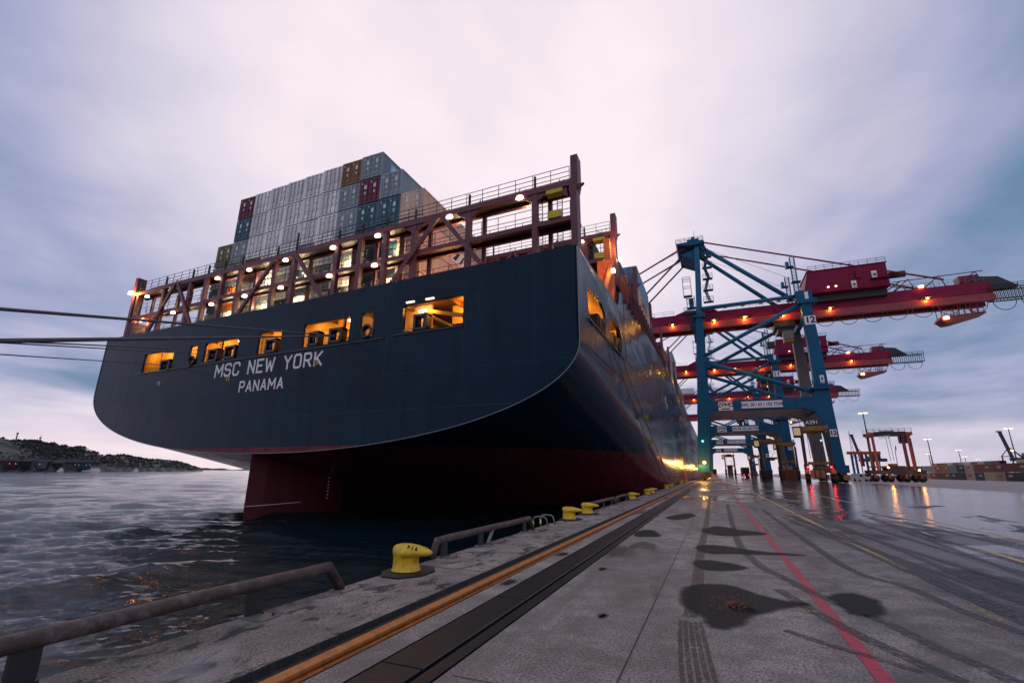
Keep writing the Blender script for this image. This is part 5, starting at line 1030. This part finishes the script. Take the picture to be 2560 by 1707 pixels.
# ================================================================== YARD: straddle carriers, trucks, boxes, stacks, masts
def straddle(loc, rz, mbody, label, num=None, lights=True, lift=3.0, cab_side=-1, txt=None):
    r = root('straddle_carrier', loc, label, 'straddle carrier', 'straddle carriers on the terminal'); ox, oy, _ = loc
    W2 = 2.25; Hh = 11.2
    def bx(nm, x0, x1, y0, y1, z0, z1, m, par=r): return MB().box(ox+x0, ox+x1, oy+y0, oy+y1, z0, z1).build(nm, m, par)
    for s_ in (-1, 1):
        bx('side_beam', s_*W2-.4, s_*W2+.4, -5.2, 5.2, 1.7, 2.6, mbody if num else M_dark); bx('engine_cover', s_*W2-.45, s_*W2+.5, -1.6, 1.6, 2.6, 3.6, M_dark)
        for y in (-4.3, -1.5, 1.5, 4.3):
            wl = MB().tube([(ox+s_*W2-(.46 if num else .28), oy+y, .82), (ox+s_*W2+(.46 if num else .28), oy+y, .82)], .82, 20).build('wheel', M_black, r, True); MB().tube([(ox+s_*W2+s_*.28-.02, oy+y, .8), (ox+s_*W2+s_*.30, oy+y, .8)], .4, 12).build('hub', mbody, wl)
            bx('wheel_fork', s_*W2-.42, s_*W2+.42, y-.22, y+.22, .9, 1.75, mbody)
        for y in (-3.4, 3.4): MB().bar((ox+s_*W2, oy+y, 2.6), (ox+s_*(W2-.12), oy+y, 10.6), .46 if num else .32, .50, (0, 1, 0)).build('leg', mbody, r)
        bx('top_side_beam', s_*W2-.32, s_*W2+.28, -4.2, 4.2, 10.5, 11.2, mbody)
        bx('leg_ladder', s_*W2-.3, s_*W2+.3, -3.75, -3.7, 3, 9.8, M_dark); bx('reflector', s_*W2-.2, s_*W2+.2, -3.72, -3.69, 5.9, 7.4, mat('reflector_teal', (.12, .4, .36), .4))
        MB().tube([(ox+s_*1.3, oy, 10.4), (ox+s_*1.3, oy-.1, lift+1.6)], .05, 6).build('hoist_chain', M_dark, r)
        MB().rail((ox+s_*W2, oy-4.2, 11.2), (ox+s_*W2, oy+4.2, 11.2), .9, 1.2, .03).build('guard_rail', M_rail, r)
    for y in (-3.5, 3.5): bx('cross_beam', -W2, W2, y-.4, y+.4, 10.2, 11.15, mbody); bx('lower_tie', -.3, .3, y-.1, y+.1, 10.1, 10.3, M_dark)
    bx('winch_house', -1.2, 1.1, -1.2, 1.4, 10.6, 11.6, M_dark)
    cx = cab_side*(W2+.7); cb = bx('cab', cx-.75, cx+.75, -4.6, -2.9, 8.9, 11.0, M_dark); bx('cab_window', cx-.6, cx+.6, -4.65, -4.6, 9.3, 10.8, mat('lit_cab_glass', (.5, .35, .15), .2, emis=(.9, .65, .35), estr=.25), cb); bx('cab_window', cx+cab_side*.75-.03, cx+cab_side*.75+.03, -4.4, -3.1, 9.3, 10.8, M_glass, cb); bx('cab_roof', cx-.85, cx+.85, -4.7, -2.8, 11.0, 11.12, mbody, cb)
    sp = bx('spreader', -1.22, 1.22, -3.0, 3.0, lift, lift+.35, M_dark); bx('spreader_frame', -1.9, 1.9, -.5, .5, lift+.35, lift+.9, mbody, sp)
    for x in (-1.1, 1.1): bx('spreader_arm', x-.15, x+.15, -6.0 if False else -4.8, 4.8, lift+.05, lift+.3, mbody, sp)
    MB().tube([(ox+.4, oy-1, lift+.8), (ox+.9, oy-1.2, 7.0), (ox+.2, oy-1.3, 8.2), (ox-.2, oy-1.2, 7.2)], .07, 6).build('hose', M_dark, r, True)
    for k in range(3): bx('rear_grille', -W2+.5+k*.9, -W2+1.2+k*.9, -5.25, -5.2, 1.0, 2.4, mbody) if num else None
    if num:
        bx('rear_tray', -1.3, 1.0, -5.1, -4.9, .8, 2.7, M_dark)
        place_text('fleet_number', num, 1.05, mat('white_print', (.8, .8, .8), .5), r, (ox-.1, oy-4.0, 11.85), (1, 0, 0), (0, 0, 1), .02, .012); bx('number_board', -1.4, 1.2, -3.95, -3.9, 11.2, 12.4, M_dark)
    if txt: MB().box(ox-W2-.45, ox-W2-.41, oy-3, oy+3, 10.4, 11.3).build('name_board', M_dark, r); place_text('name_lettering', txt, 1.0, mat('white_print', (.8, .8, .8), .5), r, (ox-W2-.5, oy+1.2, 10.0), (0, -1, 0), (0, 0, 1), .02, .03)
    if lights:
        for s_ in (-1, 1):
            MB().tube([(ox+s_*(W2-.3), oy-5.35, 3.0), (ox+s_*(W2-.3), oy-5.2, 3.0)], .17, 10).build('tail_lamp', M_red, r); lamp((ox+s_*(W2-.3), oy-5.8, 2.9), 35, (1, .03, .06), r, .15)
        MB().tube([(ox+1.0, oy-3.95, 8.2), (ox+1.0, oy-3.85, 8.2)], .16, 10).build('work_lamp', M_green, r)
    r.rotation_euler = (0, 0, rz)
    return r
straddle((20.1, 117.5, 0), R(-9), M_yelm, 'yellow straddle carrier marked A291 with red tail lamps below crane 12', 'A291', True, 3.2)
straddle((15.3, 160, 0), R(-5), M_yelm, 'yellow straddle carrier under the portal of crane 12', None, False, 5.4)
straddle((21.8, 176, 0), R(-4), M_yelm, 'yellow straddle carrier with a box beside crane 11 landward leg', None, False, 4.8)
straddle((7.8, 285, 0), 0, M_orm, 'small distant red-orange straddle carrier over a pale container', None, False, 5)
straddle((21.0, 300, 0), 0, M_orm, 'far red straddle carrier beyond the portal of crane 11', None, False, 6)
straddle((38.6, 139, 0), R(88), M_orm, 'orange straddle carrier parked sideways beyond crane 12', None, False, 3.2, 1, 'UCT')
for x, y, z, e_ in ((36.4, 134.5, 3.2, 110), (41.8, 134.0, 2.6, 80)):
    a = MB().tube([(x, y, z), (x, y-.15, z)], .18, 10).build('amber_lamp', M_lampO); tag(a, 'amber lamp glowing low on the orange straddle carrier, %s side' % ('left' if x < 38 else 'right'), 'lamp', 'amber work lamps'); lamp((x, y-1.0, z), e_, (1, .32, .05), None, .15)
def ybox(x, y, z, c_, label, rz=0, group='containers standing on the quay', doors=True, half=False):
    o = container(x, y, z, c_, label, group, rz, doors, False)
    if half: o.scale = (1, .497, 1)
    return o
ybox(6.6, 285, .1, 'tan', 'pale container on the ground under the distant red straddle carrier')
ybox(6.6, 285, 2.7, 'tan', 'upper pale container under the distant red straddle carrier')
ybox(20.6, 178, 1.5, 'pink', 'pink-lit container held beside crane 11 landward leg')
ybox(12.8, 158, .1, 'navy', 'low dark container below the yellow straddle carrier')
ybox(21.5, 330, .1, 'rust', 'far rust container at the end of the apron'); ybox(17.0, 117.5+26, .1, 'rust', 'rust container beyond the marked straddle carrier')
# terminal tractor with dark box
def tractor(x, y, label, c_):
    r = root('terminal_tractor', (x, y, 0), label, 'truck', 'terminal tractors on the apron')
    MB().box(x-1.2, x+1.2, y, y+12.4, 1.05, 1.35).build('trailer', M_dark, r); MB().box(x-1.2, x+.4, y+12.8, y+14.6, .9, 3.3).build('cab', M_yelm, r); MB().box(x-1.1, x+.3, y+14.6, y+14.64, 1.9, 3.1).build('cab_window', M_glass, r); MB().box(x-1.1, x+1.1, y+12.4, y+16, .6, 1.05).build('chassis', M_dark, r)
    for yy in (.9, 2.1, 13, 15.3):
        for s_ in (-1, 1): MB().tube([(x+s_*.75-.25, y+yy, .5), (x+s_*1.1, y+yy, .5)], .5, 14).build('wheel', M_black, r, True)
    for s_ in (-.8, .8): MB().box(x+s_-.1, x+s_+.1, y-.03, y, 1.1, 1.25).build('tail_lamp', M_red, r)
    container(x-1.22, y+.1, 1.36, c_, '%s container riding on the %s tractor trailer' % (NAMEC[c_], 'near' if y < 250 else 'far'), 'containers on trailers', 0, True, False)
tractor(10.9, 204, 'tractor and trailer seen from behind with a dark box, under the portals', 'navy')
tractor(26.2, 196, 'tractor and trailer beside the landward leg of crane 11', 'grey')
tractor(-.2, 300, 'tractor and trailer far down the quay beside the ship', 'rust')
# white van
def van(x, y, rz):
    r = root('van', (x, y, 0), 'small white panel van parked beside the orange straddle carrier', 'van'); out_ = [(-2.15, .35), (-2.2, 1.0), (-2.05, 1.75), (-1.6, 1.85), (.35, 1.85), (.8, 1.7), (1.35, 1.15), (2.05, .95), (2.2, .7), (2.18, .35)]
    mb = MB()
    for yy, s_, zz in ((-.86, 1, 0), (-.8, .99, .04), (.8, .99, .04), (.86, 1, 0)): pass
    mb.prism([(x+a, z) for a, z in out_], 1, y-.84, y+.84).build('body', M_white, r)
    for s_ in (-1, 1): MB().prism([(x+.0, 1.15), (x+.0, 1.65), (x+.45, 1.65), (x+1.0, 1.15)], 1, y+s_*.845-.01, y+s_*.845+.01).build('side_window', M_glass, r); 
    MB().addv([(x+.82, y-.7, 1.69), (x+.82, y+.7, 1.69), (x+1.37, y+.72, 1.17), (x+1.37, y-.72, 1.17), (x+.85, y-.7, 1.72), (x+.85, y+.7, 1.72), (x+1.40, y+.72, 1.2), (x+1.40, y-.72, 1.2)], [(4, 5, 6, 7), (0, 1, 5, 4), (2, 3, 7, 6), (1, 2, 6, 5), (3, 0, 4, 7)]).build('windscreen', M_glass, r)
    for a in (-1.35, 1.35):
        for s_ in (-1, 1): MB().tube([(x+a, y+s_*.7, .32), (x+a, y+s_*.88, .32)], .32, 16).build('wheel', M_black, r, True)
    for s_ in (-.6, .6): MB().box(x+2.15, x+2.22, y+s_-.15, y+s_+.15, .65, .85).build('headlight', M_glass, r)
    MB().box(x+2.17, x+2.25, y-.8, y+.8, .35, .6).build('bumper', M_dark, r); r.rotation_euler = (0, 0, rz)
van(32.6, 140.5, R(-48))
# container rows beyond the apron: long 20-foot sides face the quay
row = [('navy', 'maroon'), ('tan', 'maroon'), ('tan', 'rust'), ('navy', 'rust'), ('pink', 'pink'), ('navy', 'dark'), ('navy', 'grey'), ('rust', 'orange'), ('maroon', 'orange'), ('red', 'tan'), ('tan', 'grey'), ('grey', 'teal'), ('navy', 'rust'), ('maroon', 'maroon'), ('rust', 'maroon'), ('navy', 'rust'), ('teal', 'rust')]
y = 181.5
for i, (c0, c1) in enumerate([('maroon', 'navy'), ('rust', 'tan'), ('navy', 'rust')]+row):
    yy = 166.5+i*6.16; pos = '%s from the right frame edge in the front row' % (['first', 'second', 'third', 'fourth', 'fifth', 'sixth', 'seventh', 'eighth', 'ninth', 'tenth', 'eleventh', 'twelfth', 'thirteenth', 'fourteenth', 'fifteenth', 'sixteenth', 'seventeenth', 'eighteenth', 'nineteenth', 'twentieth'][i])
    for k, c_ in enumerate((c0, c1)):
        o = ybox(80, yy, 2.62*k, c_, '%s %s container, %s' % ('lower' if k == 0 else 'upper', NAMEC[c_], pos), 0, 'container rows at the edge of the yard', False, True)
        if (i+k*2) % 3 != 2:
            q = MB().box(-.02, -.006, 2.5+(i % 2)*2, 7.0+(i % 2)*2, 1.2, 1.9).build('side_lettering', {'pink': CMAT['maroon'], 'tan': CMAT['maroon'], 'navy': M_steel}.get(c_, M_steel), None); q.parent = o
for i in range(22):
    yy = 200+i*6.16*1.03; 
    if i in (9, 10): continue
    c_ = random.choice(['cream', 'tan', 'grey', 'teal', 'rust', 'pink', 'maroon']); ordi = i
    for k in range(3):
        c2 = c_ if k == 2 else random.choice(['rust', 'navy', 'maroon']); ybox(112, yy, 2.62*k, c2, '%s container in the rear yard row, tier %s, stack %s from the right' % (NAMEC[c2], ['one', 'two', 'three'][k], ['one', 'two', 'three', 'four', 'five', 'six', 'seven', 'eight', 'nine', 'ten', 'eleven', 'twelve', 'thirteen', 'fourteen', 'fifteen', 'sixteen', 'seventeen', 'eighteen', 'nineteen', 'twenty', 'twenty-one', 'twenty-two'][i]), 0, 'rear container row', False, True)
# high lighting masts
def mast(x, y, h, label):
    r = root('light_mast', (x, y, 0), label, 'light mast', 'tall lighting masts over the yard')
    MB().tube([(x, y, 0), (x, y, h)], [.34, .16], 10).build('pole', M_steel if False else M_dark, r, True); MB().tube([(x, y, h-.4), (x, y, h-.25)], 1.1, 14).build('head_ring', M_dark, r)
    for k in range(8): a = k*math.pi/4; MB().box(x+1.2*math.cos(a)-.3, x+1.2*math.cos(a)+.3, y+1.2*math.sin(a)-.3, y+1.2*math.sin(a)+.3, h-.65, h-.38).build('floodlight', M_lampMast, r)
for Y_, xk, zk, lb in ((215, 53.7, 24.4, 'tallest lighting mast, behind the orange straddle carrier'), (300, 99.5, 17.7+1.6, 'lighting mast right of the orange straddle carrier'), (410, 134.9, 14.5+1.3, 'thin distant lighting mast beside the taller one'), (420, 154.8, 17.0+1.6, 'lighting mast above the middle of the container rows'), (500, 187.3, 15.0+1.5, 'lighting mast just right of the middle one'), (600, 234, 15.4+1.3, 'faintest farthest lighting mast'), (285, 124.5, 21.4+1.2, 'lighting mast beside the raised dark crane at the right')):
    mast(xk, Y_, zk, lb)
# dark cranes with raised booms at the right, blue portal crane behind the orange carrier
def raised_crane(x, y, s_, label):
    r = root('raised_boom_crane', (x, y, 0), label, 'crane', 'far cranes with raised booms')
    def q(a, z): return (x+a*s_, y, z*s_)
    MB().bar(q(2.6, 10), q(0, 24), 1.3*s_, 1.0*s_, (0, 1, 0)).build('raised_boom', M_navy, r); MB().box(x-1.3*s_, x+.9*s_, y-.7, y+.7, 23.8*s_, 24.4*s_).build('boom_tip', M_navy, r)
    MB().bar(q(4.2, 13.5), q(7.2, 9.5), .5*s_).bar(q(2, 16), q(8, 9.5), .3*s_).build('stay', M_navy, r)
    for a in (-1.8, 2.2, 8.4, 11): MB().bar(q(a, 0), q(a+.3, 11), .5*s_).build('leg', M_navy, r)
    MB().bar(q(-1.8, 11), q(1.5, 15), .35*s_).bar(q(-1.8, 11), q(3, 11.3), .35*s_).build('frame_strut', M_navy, r); MB().box(x+1.5*s_, x+15*s_, y-1, y+1, 8.6*s_, 10.4*s_).build('girder', M_navy, r); MB().box(x+7*s_, x+12*s_, y-1.6, y+1.6, 10.4*s_, 12.8*s_).build('machinery_house', M_navy, r)
    MB().box(x+2.4*s_, x+3.3*s_, y-1.2, y-.9, 13.8*s_, 14.2*s_).build('lamp', M_lampO, r)
raised_crane(190, 447, 1.32, 'dark crane with raised boom above the container rows at far right')
raised_crane(91.5, 403, 1.18, 'dark crane with raised boom just right of crane 12')
bp_ = root('portal_crane', (58, 250, 0), 'low blue portal crane between crane 12 and the orange carrier', 'crane')
for a in (55.2, 56.6, 60.4, 62.0): MB().box(a, a+.7, 250, 251, 0, 10).build('leg', M_blue, bp_)
MB().box(54, 66, 249.8, 251.2, 10, 11.2).build('girder', M_orm, bp_); MB().box(58.5, 59.6, 249.5, 251.5, 5, 10).build('hoist', M_crim, bp_)
wk = root('power_pylon', (74, 330, 0), 'thin lattice pylon seen between the legs of the orange carrier', 'pylon')
for a in (-1.2, 1.2): MB().bar((74+a, 330, 0), (74, 330, 26), .18).build('leg', M_steel, wk)
for k in range(8): MB().bar((74-1.2*(1-k/9), 330, 3*k), (74+1.2*(1-(k+1)/9), 330, 3*k+3), .1).build('lattice_brace', M_steel, wk)

# ------------------------------------------------------------------ far shore: wooded rocky hill, houses, boats
sky_pts = [(-900, 960), (-500, 1020), (-250, 1060), (-100, 1086), (0, 1098), (60, 1104), (100, 1109), (135, 1111), (160, 1121), (190, 1119), (220, 1131), (260, 1138), (300, 1140), (350, 1145), (400, 1150), (440, 1155), (470, 1162), (490, 1168), (508, 1172.5)]
def shore(px):
    D = float(np.interp(px, [-900, 0, 300, 508], [500, 640, 800, 1100])); d = img_ray(px, 1172); h = math.hypot(d.x, d.y); return d.x/h*D, d.y/h*D, D, d
gm = bpy.data.materials.new('hillside_ground'); gm.use_nodes = True; t = gm.node_tree; b = t.nodes['Principled BSDF']; b.inputs['Roughness'].default_value = .95
ge = t.nodes.new('ShaderNodeNewGeometry'); no = t.nodes.new('ShaderNodeTexNoise'); no.inputs['Scale'].default_value = .06; no.inputs['Detail'].default_value = 8; rp_ = t.nodes.new('ShaderNodeValToRGB'); t.links.new(ge.outputs['Position'], no.inputs[0]); t.links.new(no.outputs[0], rp_.inputs[0]); rp_.color_ramp.elements[0].position = .42; rp_.color_ramp.elements[0].color = (.012, .018, .018, 1); rp_.color_ramp.elements[1].position = .64; rp_.color_ramp.elements[1].color = (.11, .10, .10, 1); t.links.new(rp_.outputs[0], b.inputs['Base Color'])
pxs = np.linspace(-900, 508, 240); mb = MB(); HG = []
for i, px in enumerate(pxs):
    x, y, D, d = shore(px); sy_ = float(np.interp(px, [p[0] for p in sky_pts], [p[1] for p in sky_pts])); dd = img_ray(px, sy_); hh = (D*1.12)*dd.z/math.hypot(dd.x, dd.y)+EYE; hh = max(hh, -1.9)
    for j in range(13):
        f_ = j/12; k = 1+.13*f_*1.2; z = WL-.5+(hh-WL+.5)*min(1, (f_*1.25))**.7+ (math.sin(i*.9+j*1.7)*.6+math.sin(i*.31+j*.7)*1.2)*f_*(hh > 3) - (.15*hh if j == 12 else 0); mb.v.append((x*k, y*k, z)); HG.append((x*k, y*k, z, f_, hh))
for i in range(len(pxs)-1):
    for j in range(12): mb.f.append((i*13+j, i*13+j+1, (i+1)*13+j+1, (i+1)*13+j))
tag(mb.build('hillside', gm, None, True), kind='structure')
fm_ = mat('far_foliage', (.014, .026, .020), .9, var=.5, scale=.3)
mb = MB()
ico = [(0, 0, 1), (.89, 0, .45), (.28, .85, .45), (-.72, .53, .45), (-.72, -.53, .45), (.28, -.85, .45), (.72, .53, -.3), (-.28, .85, -.3), (-.89, 0, -.3), (-.28, -.85, -.3), (.72, -.53, -.3)]
icf = [(0, 1, 2), (0, 2, 3), (0, 3, 4), (0, 4, 5), (0, 5, 1), (1, 6, 2), (2, 7, 3), (3, 8, 4), (4, 9, 5), (5, 10, 1), (6, 7, 2), (7, 8, 3), (8, 9, 4), (9, 10, 5), (10, 6, 1)]
for q in range(15000):
    h = random.choice(HG)
    if h[4] < 1 or h[3] < .12: continue
    if math.sin(h[0]*.05)+math.sin(h[1]*.043+1.3)+random.uniform(-1.2, 1.2) < -.1 and h[3] < .9: continue
    s_ = random.uniform(.7, 1.9)*(.5 if h[4] < 5 else 1)*random.choice((.7, 1, 1.2)); jx, jy = random.uniform(-4, 4), random.uniform(-4, 4)
    mb.addv([(h[0]+jx+a*s_*random.uniform(.7, 1.2), h[1]+jy+b_*s_*random.uniform(.7, 1.2), h[2]+c*s_*1.1*random.uniform(.7, 1.2)+s_*.25) for a, b_, c in ico], icf)
tag(mb.build('far_woodland', fm_), 'dark leafy woodland covering the hill across the water', kind='stuff')
hl = MB()
for i, px in enumerate(np.linspace(495, 900, 40)):
    D = 2600; d = img_ray(px, 1172); h = math.hypot(d.x, d.y); x, y = d.x/h*D, d.y/h*D; z = 4+3*math.sin(i*.5)+2*math.sin(i*1.3); hl.v += [(x, y, -3), (x*1.01, y*1.01, max(1, z))]
for i in range(39): hl.f.append((2*i, 2*i+2, 2*i+3, 2*i+1))
for i in range(40): hl.v.append((hl.v[2*i][0]*1.1, hl.v[2*i][1]*1.1, -3))
for i in range(39): hl.f.append((2*i+1, 2*i+3, 80+i+1, 80+i))
tag(hl.build('headland', gm), kind='structure')
def house(px, f_, w_, h_, c_, label, lit=0, cat='house'):
    w_ *= .62; h_ *= .62
    x, y, D, d = shore(px); k = 1+.156*f_; hh_ = [q for q in HG if abs(q[3]-round(f_*12)/12) < .01]; near = min(hh_, key=lambda q: (q[0]-x*k)**2+(q[1]-y*k)**2); z = near[2]; x, y = near[0], near[1]
    r = root('shore_'+cat, (x, y, z), label, cat, 'buildings along the far shore'); t_ = Vector((-y, x, 0)).normalized(); n_ = Vector((-x, -y, 0)).normalized()
    def P(a, b_, c): v = Vector((x, y, z))+t_*a+n_*b_; return (v.x, v.y, z+c)
    mb = MB(); mb.addv([P(a, b_, c) for c in (-3, h_) for b_ in (-4, 4) for a in (-w_/2, w_/2)], [(0, 2, 3, 1), (4, 5, 7, 6), (0, 1, 5, 4), (2, 6, 7, 3), (0, 4, 6, 2), (1, 3, 7, 5)]); mb.build('wall', mat('shore_wall_'+c_, tuple(v*(.8 if c_ == 'white' else .45) for v in CC[c_]), .8), r)
    mb = MB(); mb.addv([P(-w_/2-.4, 4.4, h_), P(w_/2+.4, 4.4, h_), P(w_/2+.4, -4.4, h_), P(-w_/2-.4, -4.4, h_), P(-w_/2-.4, 0, h_+2.2), P(w_/2+.4, 0, h_+2.2)], [(0, 1, 5, 4), (2, 3, 4, 5), (0, 4, 3), (1, 2, 5)]); mb.build('roof', mat('shore_roof', (.03, .035, .045), .8), r)
    for q in range(max(2, int(w_/3))):
        a = -w_/2+1.2+q*(w_-2.4)/max(1, int(w_/3)-1 or 1); mb = MB(); mb.addv([P(a-.25, 4.05, h_*.3), P(a+.25, 4.05, h_*.3), P(a+.25, 4.05, h_*.3+.5), P(a-.25, 4.05, h_*.3+.5)], [(0, 1, 2, 3)]); mb.build('window', mat('lit_far_window', (.9, .6, .3), .5, emis=(1, .6, .25), estr=1.0) if (q+int(px)) % 3 < lit else M_glass, r)
for i, (px, w_, h_, c_, lit) in enumerate(((6, 22, 6, 'maroon', 2), (30, 16, 5, 'dark', 1), (48, 18, 6, 'navy', 0), (72, 14, 7, 'grey', 0), (92, 18, 6, 'grey', 1), (112, 13, 7, 'maroon', 1), (130, 16, 5, 'dark', 0), (153, 10, 7, 'grey', 0), (186, 40, 8, 'teal', 2), (213, 9, 5, 'dark', 1))):
    house(px, .05 if i % 2 else .12, w_, h_, c_, '%s waterfront building, %s from the left frame edge, across the water' % (NAMEC.get(c_, c_), ['first', 'second', 'third', 'fourth', 'fifth', 'sixth', 'seventh', 'eighth', 'ninth', 'tenth'][i]), lit)
house(122, 1.0, 22, 3.5, 'white', 'long pale building on the hilltop across the water'); house(102, 1.0, 10, 3.0, 'dark', 'dark building on the hilltop left of the pale one')
for px, y0, y1, lb in ((19, 1099, 1082, 'left lattice mast on the far hilltop'), (80, 1106, 1093, 'right lattice mast on the far hilltop')):
    x, y, D, d = shore(px); a = img_ray(px, y0); c = img_ray(px, y1); k = D*1.12; hz_ = lambda q: k*q.z/math.hypot(q.x, q.y)+EYE; x, y = x*1.12, y*1.12; r = root('hill_mast', (x, y, hz_(a)), lb, 'mast', 'masts on the hill')
    for s_ in (-.8, .8): MB().bar((x+s_, y, hz_(a)-4), (x+s_*.8, y, hz_(c)), .5).build('upright', M_steel, r)
    for q in range(5): MB().bar((x-.8, y, hz_(a)+q*1.8), (x+.8, y, hz_(a)+q*1.8+1.5), .25).build('lattice_brace', M_steel, r)
    MB().box(x-1.2, x+1.2, y-.6, y+.6, hz_(c)-.6, hz_(c)+.6).build('mast_head', M_dark, r)
for px, w_, lb in ((228, 16, 'white ferry lying at the foot of the far hill'), (243, 8, 'small white boat right of the ferry'), (152, 6, 'small pale boat among the waterfront buildings'), (340, 7, 'tiny white boat near the tip of the far shore')):
    x, y, D, d = shore(px); x, y = x*.985, y*.985; r = root('boat', (x, y, WL), lb, 'boat', 'boats by the far shore'); t_ = Vector((-y, x, 0)).normalized()
    def PP(a, z, s_=0): v = Vector((x, y, 0))+t_*a; return (v.x+x*.002*s_, v.y+y*.002*s_, WL+z)
    prf = [(-w_/2, 1.6), (-w_/2+.8, -.2), (w_/2-.5, -.2), (w_/2, 1.4)]
    MB().addv([PP(a, z, -1) for a, z in prf]+[PP(a, z, 1) for a, z in prf], [(0, 1, 2, 3), (7, 6, 5, 4), (0, 3, 7, 4), (0, 4, 5, 1), (2, 6, 7, 3)]).build('hull', M_white, r)
    c1 = [(-w_*.3, 1.5), (-w_*.26, 3.6), (w_*.15, 3.8), (w_*.3, 1.5)]; MB().addv([PP(a, z, -.7) for a, z in c1]+[PP(a, z, .7) for a, z in c1], [(0, 1, 2, 3), (7, 6, 5, 4), (1, 5, 6, 2), (0, 4, 5, 1), (2, 6, 7, 3)]).build('cabin', M_white, r)
    MB().tube([PP(0, 3.6), PP(0, 7 if w_ > 10 else 5)], .15, 6).build('boat_mast', M_steel, r)
for o in sc.objects:
    if '_o' in o: del o['_o']
